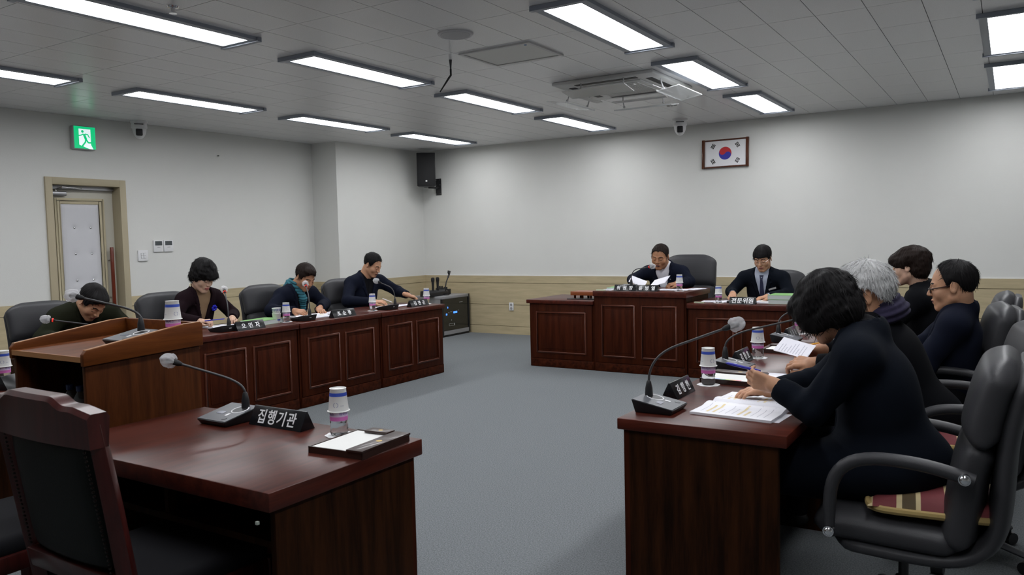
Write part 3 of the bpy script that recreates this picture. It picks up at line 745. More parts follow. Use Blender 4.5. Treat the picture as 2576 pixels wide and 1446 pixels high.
# ---- hand in its own frame: y to the fingertips, z back of the hand, x thumb side
def hand_sdf(q, curl, thumb=.5, spread=.06, sc=1.0):
    q = q/sc
    d = d_cone(q, V3(0, -.03, 0), V3(0, .012, 0), .024, .025)
    xs = [.030, .010, -.010, -.028]; ln = [.068, .076, .070, .054]; rr_ = [.0088, .0092, .0088, .0076]
    for k in range(4):
        d = smin(d, d_cone(q, V3(xs[k]*.55, .010, -.001), V3(xs[k], .080-abs(k-1.2)*.004, 0), .0155, .0115), .010)
    for k in range(4):
        c_ = curl[k] if hasattr(curl, '__len__') else curl
        p = V3(xs[k], .082-abs(k-1.2)*.004, 0); ang = c_*.75; dr = V3((xs[k]-.002)*spread*16*.06, 1, 0)
        for j, fr_ in enumerate((.46, .30, .24)):
            dd = nrm(V3(dr[0]*.6, math.cos(ang), -math.sin(ang))); e = p+dd*ln[k]*fr_
            r0 = rr_[k]*(1-.08*j)
            f_ = d_cone(q, p, e, r0, r0*.93); d = smin(d, f_, .0035 if j else .006); p = e; ang += c_*1.05
    p0 = V3(.020, .008, -.008); p1 = V3(.042, .040, -.016-.006*thumb); p2 = p1+V3(.010-.016*thumb, .028, -.010*thumb); p3 = p2+V3(.002-.020*thumb, .022, -.008*thumb)
    d = smin(d, d_cone(q, p0, p1, .0165, .0125), .010); d = smin(d, d_cone(q, p1, p2, .0115, .0100), .004); d = smin(d, d_cone(q, p2, p3, .0098, .0080), .003)
    return d*sc

def person(label, base, face, pelvis, neck, head, hpose, arms, skin, hair, hairmat, sex='m', size=1.0, top=None, under=None,
           under_kind='shirt', fat=1.0, vdepth=.24, vw=.075, lapel=.05, belly=0., sh_r=None, mouth=0., collar=0., knees=None, coat=False, lipm=None, res=.0034, strandn=(500, .03, .004), group=None, hs=1.0, trousers=None, shoulders=None):
    """arms: dict R/L -> (elbow, wrist, finger dir, palm dir, curl, thumb). All in world coordinates."""
    base = V3(*base); F = V3(math.cos(face), math.sin(face), 0); Rr = V3(F[1], -F[0], 0); U = V3(0, 0, 1)
    rz = math.atan2(-F[0], F[1]); c_, s_ = math.cos(rz), math.sin(rz); Rinv = np.array([[c_, s_, 0], [-s_, c_, 0], [0, 0, 1]])
    t = thing('person', label, 'person', tuple(base), rz, group)
    pelvis, neck, head = V3(*pelvis), V3(*neck), V3(*head)
    # chest frame
    up = nrm(neck-pelvis); up = nrm(up*.8+nrm(neck-(pelvis*.5+neck*.5)+F*.0)*.2)
    if shoulders is not None: SR, SL = V3(*shoulders[0]), V3(*shoulders[1])
    else:
        sw_ = (.185 if sex == 'm' else .162)*size; SR = neck+Rr*sw_-U*.055*size+F*.02; SL = neck-Rr*sw_-U*.055*size+F*.02
    rt = nrm(SR-SL); rt = nrm(rt-up*(rt @ up)); fw = np.cross(up, rt)
    Bc = np.stack([rt, fw, up], 1)
    chest = neck-up*.185*size; mid = pelvis*.55+chest*.45
    def torso(P):
        d = d_ell(P, chest-fw*.005, (.165*size*fat, (.115+belly*.3)*size, .175*size), Bc)
        d = smin(d, d_ell(P, mid+fw*belly*.25, (.150*size*fat, (.112+belly)*size, .16*size), Bc), .06)
        d = smin(d, d_ell(P, pelvis+U*.02, (.175*size*fat, .135*size, .13*size)), .06)
        d = smin(d, d_cone(P, SR-rt*.02, SL+rt*.02, .060*size, .060*size), .05)
        d = smin(d, d_cone(P, neck+up*.02, SR, .050*size, .052*size), .035); d = smin(d, d_cone(P, neck+up*.02, SL, .050*size, .052*size), .035)
        return d
    # head frame
    yaw, pit, rol = hpose
    hf = F*math.cos(yaw)+Rr*math.sin(yaw); hr = V3(hf[1], -hf[0], 0); hf2 = hf*math.cos(pit)-U*math.sin(pit); hu = np.cross(hr, hf2)
    hr2 = hr*math.cos(rol)+hu*math.sin(rol); hu2 = -hr*math.sin(rol)+hu*math.cos(rol)
    Bh = np.stack([hr2, hf2, hu2], 1)
    def HQ(P): return (P-head) @ Bh/hs
    nb = head+Bh @ V3(0, -.028, -.045)*hs; nr = (.052 if sex == 'f' else .060)*size
    def skinf(P): return smin(head_sdf(HQ(P), sex, fat*.5+.5, mouth)*hs, d_cone(P, nb, neck-up*.02, nr*.98, nr*1.12), .018)
    G = Geo(); ext = .175*hs
    lo = np.minimum(head-ext, neck-.07); hi = np.maximum(head+ext, neck+.07)
    v, q = surface(skinf, lo, hi, res)
    cq = HQ(v[q].mean(1)); mi = np.zeros(len(q), int)
    y_ok = cq[:, 1] > .05; ax_ = np.abs(cq[:, 0])
    lp = y_ok & (ax_ < .024) & (np.abs(cq[:, 2]+.0595) < .0105*(1-(ax_/.028)**2)+.001); mi[lp] = 1
    br = y_ok & (ax_ > .013) & (ax_ < .050) & (np.abs(cq[:, 2]-(.030-.012*((ax_-.034)/.02)**2*.5)) < .0036); mi[br] = 2
    el = y_ok & (ax_ > .018) & (ax_ < .045) & (np.abs(cq[:, 2]-(-.0035-.003*((ax_-.031)/.013)**2*-1)) < .0019); mi[el] = 3
    if mouth: op = y_ok & (ax_ < .016) & (np.abs(cq[:, 2]+.0600) < .0025+mouth); mi[op] = 3
    G.add(v, q, mi)
    # hidden trunk, arms and legs of the body at a coarser step, hands fine
    PK = {}
    if knees is None:
        kn = [pelvis+F*.44+Rr*s*.10+U*(.50-pelvis[2]) for s in (1, -1)]
    else: kn = [V3(*k) for k in knees]
    ank = [V3(k[0], k[1], .09)+F*.04 for k in kn]
    hips = [pelvis+Rr*s*.09 for s in (1, -1)]
    def under_body(P):
        d = torso(P)+.030
        for s, S_ in (('R', SR), ('L', SL)):
            e, w_ = V3(*arms[s][0]), V3(*arms[s][1]); d = smin(d, d_cone(P, S_, e, .042*size, .036*size), .03); d = smin(d, d_cone(P, e, w_, .036*size, .026*size), .02)
        for hp, k, a in zip(hips, kn, ank): d = smin(d, d_cone(P, hp, k, .062*size, .048*size), .02); d = smin(d, d_cone(P, k, a, .044*size, .032*size), .02)
        return smin(d, d_cone(P, nb-U*.02, neck, nr*.9, nr), .02)
    pts = np.array([SR, SL, pelvis, neck, *kn, *ank, V3(*arms['R'][0]), V3(*arms['L'][0]), V3(*arms['R'][1]), V3(*arms['L'][1])])
    v, q = surface(under_body, pts.min(0)-.2, pts.max(0)+.12, .016); G.add(v, q, 0)
    for s in ('R', 'L'):
        e, w_, fd, pd, curl, th = arms[s]; w_ = V3(*w_); fd = nrm(fd); bk = -V3(*pd); bk = nrm(bk-fd*(bk @ fd)); tx = np.cross(fd, bk)
        if s == 'L': tx = -tx      # right hand: thumb = fd x back; left mirrored
        tx = -tx if False else tx
        Bw = np.stack([tx, fd, bk], 1); hz_ = (.98 if sex == 'm' else .90)*size
        e3 = V3(*e); fa = nrm(e3-w_)
        def hf_(P, w_=w_, Bw=Bw, fa=fa, curl=curl, th=th): return smin(hand_sdf((P-w_) @ Bw, curl, th, sc=hz_), d_cone(P, w_+fa*.07, w_+fa*.0, .029*size, .0245*size), .012)
        cen = w_+fd*.07; v, q = surface(hf_, cen-.135, cen+.135, .0032); G.add(v, q, 0)
    G.build('body', [skin, lipm or M_lip, hairmat, M_eyeline], t, base, Rinv)
    # garment
    slv = {}
    def sleeves(P, off):
        d = None
        for s, S_ in (('R', SR), ('L', SL)):
            e, w_ = V3(*arms[s][0]), V3(*arms[s][1]); ra = (.060, .051, .038) if sex == 'm' else (.056, .048, .037)
            fa = nrm(w_-e); wc = w_-fa*.012
            tt = np.clip((P-e) @ fa, -.2, .3); fold = .0032*np.sin(tt*95+3*wob(P, 20, 8))*np.exp(-(tt/.10)**2)
            a = d_cone(P, S_, e, ra[0]*size+off, ra[1]*size+off); b = d_cone(P, e, wc, ra[1]*size+off, ra[2]*size+off)
            b = smax(b, (P-wc) @ fa, .004)
            x_ = smin(a, b, .02)+fold; d = x_ if d is None else smin(d, x_, .012)
        return d
    def jacket(P):
        c = (P-neck) @ Bc; r_, f_, u_ = np.abs(c[:, 0]), c[:, 1], c[:, 2]
        wv = np.clip(vw*(u_+vdepth)/vdepth, 0, .2); off = .012+.004*(wob(P, 17, 11))+.0025*wob(P, 42, 12)
        lw = lapel*np.clip((u_+vdepth)/vdepth*1.25, 0, 1)*np.where(u_ > -.075, .62, 1.0)
        off = off+.0085*((r_ > wv-.004) & (r_ < wv+lw) & (u_ > -vdepth) & (u_ < .05))*np.clip((f_-.015)/.05, 0, 1)
        off = off+.006*((r_ < .006) & (f_ > 0) & (u_ < -vdepth))
        d = torso(P)-off
        if coat:
            for hp, k in zip(hips, kn): d = smin(d, d_cone(P, hp, hp+(k-hp)*.72, .116*size, .090*size), .05)
        d = smin(d, sleeves(P, .004), .022)
        # standing collar round the neck
        col = d_cone(P, neck-up*.035, neck+up*(.018+collar)-fw*.012, .080*size, .070*size)
        d = smin(d, col, .022)
        d = smax(d, -d_cone(P, neck-up*.10, neck+up*.20-fw*.0, .063*size, .063*size+(.0)), .004)
        vg = np.minimum(wv-r_, f_+.03); vg = np.where(u_ > -.0, np.minimum(.07-r_, f_-.0), vg) if vdepth else -np.ones(len(P))
        return smax(d, vg, .004)
    if top is not None:
        G = Geo(); pts2 = np.array([SR, SL, pelvis, neck, V3(*arms['R'][0]), V3(*arms['L'][0]), V3(*arms['R'][1]), V3(*arms['L'][1])]+([kn[0], kn[1]] if coat else []))
        v, q = surface(jacket, pts2.min(0)-(.25 if coat else .20), pts2.max(0)+(.22 if coat else .14), .0075); G.add(v, q, 0)
        G.build('jacket', top, t, base, Rinv)
    if under is not None:
        def shirt(P):
            c = (P-neck) @ Bc; r_ = np.abs(c[:, 0])
            d = torso(P)-.003-.0015*wob(P, 40, 2)
            if under_kind == 'shirt':      # collar leaves and placket
                col = np.maximum(d_cone(P, neck-up*.06, neck+up*.035, .070*size, .064*size), -(d_cone(P, neck-up*.1, neck+up*.2, .058*size, .058*size)))
                col = np.maximum(col, -np.minimum(.012+.4*np.clip(.02-c[:, 2], 0, 1)-r_, c[:, 1]))
                d = smin(d, col, .006); d = d-.003*((r_ < .012) & (c[:, 1] > 0))
            elif under_kind == 'turtle': d = smin(d, d_cone(P, neck-up*.04, neck+up*.045, .068*size, .062*size), .02)
            else: d = smin(d, np.maximum(d_cone(P, neck-up*.04, neck+up*.02, .068*size, .062*size), -d_cone(P, neck, neck+up*.1, .058*size, .058*size)), .02)
            d = np.maximum(d, -(c[:, 2]+.40))
            return d
        G = Geo(); v, q = surface(shirt, neck-V3(.30, .30, .44), neck+V3(.30, .30, .12), .0065); G.add(v, q, 0)
        G.build('shirt' if under_kind == 'shirt' else 'sweater', under, t, base, Rinv)
        if under_kind == 'shirt':          # cuffs
            for s in ('R', 'L'):
                e, w_ = V3(*arms[s][0]), V3(*arms[s][1]); fa = nrm(w_-e); b = MB()
                a0 = w_-fa*.03; b.tube([(a0-base) @ Rinv.T, ((w_+fa*.003)-base) @ Rinv.T], [.034*size, .033*size], 18, cap=False); b.build('cuff', under, t, smooth=True)
    # trousers
    G = Geo()
    def trou(P):
        d = d_ell(P, pelvis-U*.01, (.168*size*fat, .14*size, .12*size))
        for hp, k, a in zip(hips, kn, ank):
            d = smin(d, d_cone(P, hp, k, .088*size, .066*size), .04); d = smin(d, d_cone(P, k, a, .066*size, .048*size), .03)
        return d+.003*wob(P, 34, 6)
    pts = np.array([pelvis, *kn, *ank]); v, q = surface(trou, pts.min(0)-.17, pts.max(0)+.14, .014); G.add(v, q, 0)
    G.build('trousers', trousers or mat('dark_trousers', (.006, .006, .0075), .9, spec=.1), t, base, Rinv)
    for a in ank:
        G = Geo()
        def shoe(P, a=a): return smax(smin(d_ell(P, a+V3(0, 0, -.045)+F*.09, (.15 if abs(F[0]) > .5 else .048, .048 if abs(F[0]) > .5 else .15, .042)), d_cone(P, a-U*.03, a+U*.01, .042, .040), .03), .004-P[:, 2], .004)
        v, q = surface(shoe, a-.22, a+V3(.26, .26, .08), .009); G.add(v, q, 0); G.build('shoe', mat('black_shoe', (.01, .01, .01), .35), t, base, Rinv)
    # hair
    G = Geo(); hfn = lambda P: hair_parts(hair, HQ(P))*hs
    v, q = surface(hfn, head-.19*hs, head+.19*hs, .0034)
    vh = (v-head) @ Bh/hs; vh0 = len(v); G.add(v, q, 0)
    sv, sq = strands(vh, q, strandn[0], hash(label) % 1000 if False else len(label), strandn[1], strandn[2], None, hair)
    G.add(head+(sv*hs) @ Bh.T, sq, 0)
    G.build('hair', hairmat, t, base, Rinv)
    t['_f'] = 0; del t['_f']
    return dict(t=t, base=base, Rinv=Rinv, Bh=Bh, head=head, neck=neck, Bc=Bc, torso=torso, hs=hs, SR=SR, SL=SL, up=up, fw=fw, rt=rt)
def loc(p, P): return tuple((V3(*P)-p['base']) @ p['Rinv'].T)
def hp(p, P): return loc(p, p['head']+p['Bh'] @ (V3(*P)*p['hs']))
def on_chest(p, r, u, off=.02):
    """point on the front of the garment at chest coordinates r, u"""
    o = p['neck']+p['rt']*r+p['up']*u; lo_, hi_ = 0., .4
    for _ in range(24):
        m = (lo_+hi_)/2
        if p['torso'](np.array([o+p['fw']*m]))[0] < off: lo_ = m
        else: hi_ = m
    return o+p['fw']*lo_
def glasses(p, m, rw=.0235, rh=.017, r=.0011, temple=True, rim=True):
    g_ = MB(); y0 = .097
    for s in (-1, 1):
        pts = [hp(p, (s*.033+rw*math.copysign(abs(math.cos(a))**.75, math.cos(a)), y0-.25*abs(s*.033+rw*math.cos(a))*.5, -.002+rh*math.copysign(abs(math.sin(a))**.75, math.sin(a)))) for a in [k*math.pi/10 for k in range(21)]]
        if rim: g_.tube(pts, r, 6)
        if temple: g_.tube([hp(p, (s*.056, y0-.008, .004)), hp(p, (s*.072, .045, .006)), hp(p, (s*.079, -.005, .008)), hp(p, (s*.080, -.022, -.008))], r*1.1, 6)
    g_.tube([hp(p, (-.010, y0+.001, .002)), hp(p, (0, y0+.006, .005)), hp(p, (.010, y0+.001, .002))], r, 6)
    return g_.build('glasses', m, p['t'], smooth=True)
# ------------------------------------------------------------------ executive chairs
def sweep(path, wfun, tfun, nsec=48, e=.42, ends=3):
    e = max(e, .62)
    """path of (y,z), superellipse section w (along x) by t (along the normal)"""
    P = [Vector((0, y, z)) for y, z in path]; n = len(P); mb = MB(); v = []; rows = []
    for i in range(n):
        tg = (P[min(i+1, n-1)]-P[max(i-1, 0)]).normalized(); nn = Vector((0, -tg.z, tg.y)); s = i/(n-1)
        w_, t_ = wfun(s), tfun(s)
        for k in range(nsec):
            a = 2*math.pi*k/nsec; ca, sa = math.cos(a), math.sin(a)
            v.append(P[i]+Vector((w_*math.copysign(abs(ca)**e, ca), 0, 0))+nn*t_*math.copysign(abs(sa)**(e+.12), sa))
    f = []
    for i in range(n-1):
        for k in range(nsec): f.append((i*nsec+k, i*nsec+(k+1) % nsec, (i+1)*nsec+(k+1) % nsec, (i+1)*nsec+k))
    f.append(tuple(range(nsec))[::-1]); f.append(tuple(range((n-1)*nsec, n*nsec)))
    mb.add(v, f); return mb
def rnd(s, a=.12, lo=.55):
    m = min(s, 1-s)
    return 1. if m > a else lo+(1-lo)*math.sin(math.pi/2*m/a)
def lerp_path(pts, n):
    d = [0]
    for a, b_ in zip(pts[:-1], pts[1:]): d.append(d[-1]+math.hypot(b_[0]-a[0], b_[1]-a[1]))
    s = np.linspace(0, d[-1], n); return list(zip(np.interp(s, d, [p[0] for p in pts]), np.interp(s, d, [p[1] for p in pts])))
def smooth_path(pts, n):
    q = lerp_path(pts, n)
    for _ in range(int(n*.25)): q = [q[0]]+[((a[0]+2*b_[0]+c_[0])/4, (a[1]+2*b_[1]+c_[1])/4) for a, b_, c_ in zip(q[:-2], q[1:-1], q[2:])]+[q[-1]]
    return q
def make_chair(label, loc, rz, group=None, hgt=.985, wd=.265, armless=False):
    t = thing('office_chair', label, 'chair', loc, rz, group); k = (hgt-.45)/.535
    Z = lambda z: .45+(z-.45)*k if z > .45 else z
    sh = smooth_path([(.20, .362), (-.02, .352), (-.19, .352), (-.272, .41), (-.285, .55), (-.295, .75), (-.335, .92), (-.345, Z(.97))], 44)
    sweep(sh, lambda s: wd*(.93-.10*math.exp(-((s-.45)/.12)**2))*rnd(s, .07, .6), lambda s: .034*rnd(s, .05, .5), e=.5).build('back_shell', M_leather, t, smooth=True, sharp=60)
    sc = smooth_path([(.262, .37), (.262, .43), (.20, .462), (.0, .452), (-.20, .44)], 30)
    sweep(lerp_path([(.255, .405), (.18, .415), (-.19, .405)], 26), lambda s: wd*.93*rnd(s, .14, .75), lambda s: .052*rnd(s, .14, .35)+.008*math.sin(s*3.1), e=.4).build('seat', M_leather, t, smooth=True, sharp=60)
    lw = smooth_path([(-.160, .385), (-.180, .50), (-.200, .64), (-.232, Z(.745))], 26)
    sweep(lw, lambda s: wd*.95*rnd(s, .12, .8), lambda s: .058*rnd(s, .16, .4), e=.45).build('lower_back_cushion', M_leather, t, smooth=True, sharp=60)
    uw = smooth_path([(-.225, Z(.715)), (-.235, Z(.80)), (-.262, Z(.90)), (-.292, Z(.962)), (-.305, Z(.985))], 30)
    sweep(uw, lambda s: wd*(1-.42*max(0, (s-.70)/.30)**2.6)*rnd(min(s, .5), .1, .85), lambda s: .064*rnd(s, .22, .35), e=.5).build('headrest_cushion', M_leather, t, smooth=True, sharp=60)
    if not armless:
        for s in (-1, 1):
            x = s*(wd+.020); q = MB()
            pts = smooth_path([(-.215, Z(.638)), (-.10, .668), (.04, .676), (.13, .660), (.178, .61), (.190, .52), (.185, .405)], 26)
            q.tube([(x, y, z) for y, z in pts], [.024]*22+[.022, .020, .019, .018], 12, flat=.85); a = q.build('armrest', M_leather, t, smooth=True, sharp=60)
            for y, z in ((-.190, Z(.645)), (.186, .425)):
                q = MB(); q.tube([(x, y, z), (x+s*.030, y, z)], .017, 14); q.sphere((x+s*.030, y, z), .014, 12, 8, sc=(.6, 1, 1)); q.build('bolt', M_chrome, a, smooth=True)
    q = MB(); q.box(-.09, .09, -.12, .10, .285, .325); q.build('tilt_mechanism', M_black, t, bevel=.01)
    q = MB(); q.lathe([(.026, .09), (.026, .20), (.016, .20), (.016, .29)], 18); q.build('gas_column', M_black, t, smooth=True)
    for i in range(5):
        a = 2*math.pi*i/5+.35; c_, s_ = math.cos(a), math.sin(a)
        q = MB(); q.tube([(0, 0, .105), (.15*c_, .15*s_, .095), (.29*c_, .29*s_, .072)], [.03, .025, .019], 10, flat=.6); lg = q.build('leg', M_grey, t, smooth=True)
        q = MB(); q.tube([(.29*c_-.022*s_, .29*s_+.022*c_, .026), (.29*c_+.022*s_, .29*s_-.022*c_, .026)], .026, 14); q.tube([(.29*c_, .29*s_, .03), (.29*c_, .29*s_, .075)], .008, 8); q.build('caster', M_black, lg, smooth=True)
    return t
cg = 'charcoal office chairs'
c0 = make_chair('charcoal leather office chair in the right foreground with a striped cushion', (-.295, 2.93, 0), R(90), cg)
def chair(label, loc, rz, **kw): return copy_tree(c0, loc=loc, rz=rz, label=label, group=cg)
chair('charcoal leather office chair second from the camera in the right row', (-.19, 3.80, 0), R(98))
chair('charcoal leather office chair third from the camera in the right row', (-.31, 4.75, 0), R(96))
chair('charcoal leather office chair farthest from the camera in the right row', (-.30, 5.62, 0), R(90))
chair('charcoal leather office chair behind the man in the olive jacket', (-5.87, 3.13, 0), R(-86))
chair('charcoal leather office chair behind the woman with the blue brooch', (-5.86, 4.13, 0), R(-88))
chair('charcoal leather office chair behind the man in the turquoise scarf', (-5.87, 5.20, 0), R(-88))
chair('charcoal leather office chair behind the man in the navy blazer without tie', (-5.87, 6.25, 0), R(-92))
chair('charcoal leather office chair behind the man in the navy suit and tie', (-2.02, 8.16, 0), R(184))
make_chair('large high-backed charcoal chair of the chairman', (-3.04, 8.32, 0), R(182), cg, hgt=1.15, wd=.30)

# striped seat cushions
def stripes(name):
    m = bpy.data.materials.new(name); m.use_nodes = True; nt = m.node_tree; b = nt.nodes['Principled BSDF']; b.inputs['Roughness'].default_value = .8
    tc = nt.nodes.new('ShaderNodeTexCoord'); sp = nt.nodes.new('ShaderNodeSeparateXYZ'); mu = nt.nodes.new('ShaderNodeMath'); mu.operation = 'MULTIPLY'; mu.inputs[1].default_value = 7.2
    fr_ = nt.nodes.new('ShaderNodeMath'); fr_.operation = 'FRACT'; rp = nt.nodes.new('ShaderNodeValToRGB'); rp.color_ramp.interpolation = 'CONSTANT'
    cols = [(0, (.14, .02, .025)), (.30, (.50, .40, .22)), (.40, (.07, .045, .015)), (.68, (.50, .40, .22)), (.80, (.14, .02, .025))]
    rp.color_ramp.elements[0].color = (*cols[0][1], 1); rp.color_ramp.elements[1].position = cols[1][0]; rp.color_ramp.elements[1].color = (*cols[1][1], 1)
    for p_, c_ in cols[2:]: e = rp.color_ramp.elements.new(p_); e.color = (*c_, 1)
    L = nt.links.new; L(tc.outputs['Object'], sp.inputs[0]); L(sp.outputs[1], mu.inputs[0]); L(mu.outputs[0], fr_.inputs[0]); L(fr_.outputs[0], rp.inputs[0]); L(rp.outputs[0], b.inputs['Base Color'])
    return m
M_str = stripes('striped_fabric'); M_tan = mat('tan_fabric', (.34, .24, .09), .8)
for k, (lb_, lc, rz_) in enumerate((('striped maroon and cream cushion on the foreground office chair', (-.205, 2.92, .458), R(96)), ('striped cushion on the second office chair of the right row', (-.22, 3.82, .458), R(96)))):
    t = thing('seat_cushion', lb_, 'cushion', lc, rz_, 'striped seat cushions')
    q = MB(); v = []; f = []; n = 18; H = .195
    for side in (1, -1):
        for i in range(n+1):
            for j in range(n+1):
                x, y = -1+2*i/n, -1+2*j/n; e = max(0, (1-x**4)*(1-y**4))**.5
                v.append((x*H*(1-.05*(1-abs(y))), y*H*(1-.05*(1-abs(x))), .034+side*(.004+.030*e)+.003*math.sin(9*x+5*y)))
    for sd in range(2):
        o_ = sd*(n+1)**2
        for i in range(n):
            for j in range(n): a = o_+i*(n+1)+j; f.append((a, a+1, a+n+2, a+n+1))
    q.add(v, f); q.build('cover', M_str, t, smooth=True)
    q = MB(); q.tube([(H*math.copysign(abs(math.cos(a))**.3, math.cos(a)), H*math.copysign(abs(math.sin(a))**.3, math.sin(a)), .032) for a in [k_*math.pi/24 for k_ in range(49)]], .012, 8, cap=False); q.build('piping', M_tan, t, smooth=True)
t = thing('phone', 'black phone with a bright metal edge lying on the foreground cushion', 'phone', (-.215, 3.02, .53), R(20))
bx('body', M_black, -.075, .075, -.037, .037, .002, .010, t, bevel=.003); bx('edge', M_chrome, -.077, .077, -.039, .039, .0, .006, t, bevel=.003)

# ------------------------------------------------------------------ wooden chairs in the left foreground
M_cw = wood('chair_mahogany', (.028, .0045, .0038), (.070, .012, .010), .32, .15, spec=.35); M_cup = mat('dark_green_leather', (.0075, .0095, .0085), .55, spec=.2, bump=(200, .3))
M_seatg = mat('grey_seat_fabric', (.012, .012, .014), .85, spec=.1)
def wood_chair(label, loc, rz):
    t = thing('wooden_armchair', label, 'chair', loc, rz, 'dark wooden chairs in the foreground'); W_ = .235
    for s in (-1, 1):
        q = MB(); x = s*W_
        q.tube([(x*.94, -.14, 0), (x*.96, -.165, .28), (x, -.19, .47), (x*1.02, -.225, .70), (x*1.03, -.265, .95)], [.022, .026, .030, .029, .026], 4, flat=1.0)
        q.build('back_post', M_cw, t, bevel=.006)
        q = MB(); q.tube([(s*.22, .25, 0), (s*.225, .25, .42)], [.020, .026], 4); q.build('leg', M_cw, t, bevel=.004)
    # crest rail with raised middle and dipped ears
    n = 32; q = MB(); v = []; f = []
    for i in range(n+1):
        s = -1+2*i/n; x = s*(W_+.030); a = abs(s); cz = .985+(.022 if a < .42 else .022-.020*min(1, (a-.42)/.16))-.014*max(0, (a-.75)/.25)
        bow = -.018*(1-s*s)
        yb = -.262+bow
        for y, z in ((yb-.030, .885), (yb+.018, .885), (yb+.024, cz-.012), (yb+.016, cz), (yb-.024, cz), (yb-.034, cz-.012)): v.append((x, y, z))
    for i in range(n):
        for k_ in range(6): f.append((i*6+k_, i*6+(k_+1) % 6, (i+1)*6+(k_+1) % 6, (i+1)*6+k_))
    f += [tuple(range(6))[::-1], tuple(range(n*6, n*6+6))]; q.add(v, f); q.build('crest_rail', M_cw, t, smooth=True, sharp=35)
    q = MB(); q.prism([(-.235, .53), (-.185, .53), (-.172, .47), (-.222, .47)], -W_+.02, W_-.02, 'X'); q.build('bottom_rail', M_cw, t, bevel=.006)
    # padded back panel
    n = 16; q = MB(); v = []
    for side, yo in ((0, -.034), (1, .030)):
        for i in range(n+1):
            for j in range(n+1):
                sx, sz = -1+2*i/n, j/n; x = sx*(W_-.030); z = .525+sz*.365; e = ((1-sx**6)*(1-(2*sz-1)**6))**.5
                y = -.200-(z-.525)*.155-.014*(1-sx*sx)+(yo*e*.65)
                v.append((x, y, z))
    f = []
    for sd in range(2):
        o_ = sd*(n+1)**2
        for i in range(n):
            for j in range(n): a = o_+i*(n+1)+j; f.append((a, a+1, a+n+2, a+n+1))
    q.add(v, f); q.build('back_pad', M_cup, t, smooth=True, sharp=180)
    q = MB()
    for s in (-1, 1):
        for k_ in range(30): z = .54+k_*.0117; q.sphere((s*(W_-.028), -.222-(z-.525)*.155, z), .004, 6, 4)
    for k_ in range(34): x = -W_+.035+k_*(2*W_-.07)/33; q.sphere((x, -.284, .882), .004, 6, 4)
    tag(q.build('upholstery_nail', mat('nail_dark', (.02, .012, .01), .35, .6), t, smooth=True), kind='stuff')
    q = MB(); q.box(-.245, .245, -.19, .27, .36, .42); q.build('seat_frame', M_cw, t, bevel=.008)
    q = MB(); q.box(-.235, .235, -.18, .265, .40, .475); q.build('seat_pad', M_seatg, t, bevel=.028, segs=3)
    return t
w1 = wood_chair('empty dark wooden chair with green-black back pad in the left foreground', (-2.165, 1.355, 0), R(-1))
copy_tree(w1, loc=(-2.90, 1.22, 0), rz=0, label='dark wooden chair cut off by the left edge of the picture')

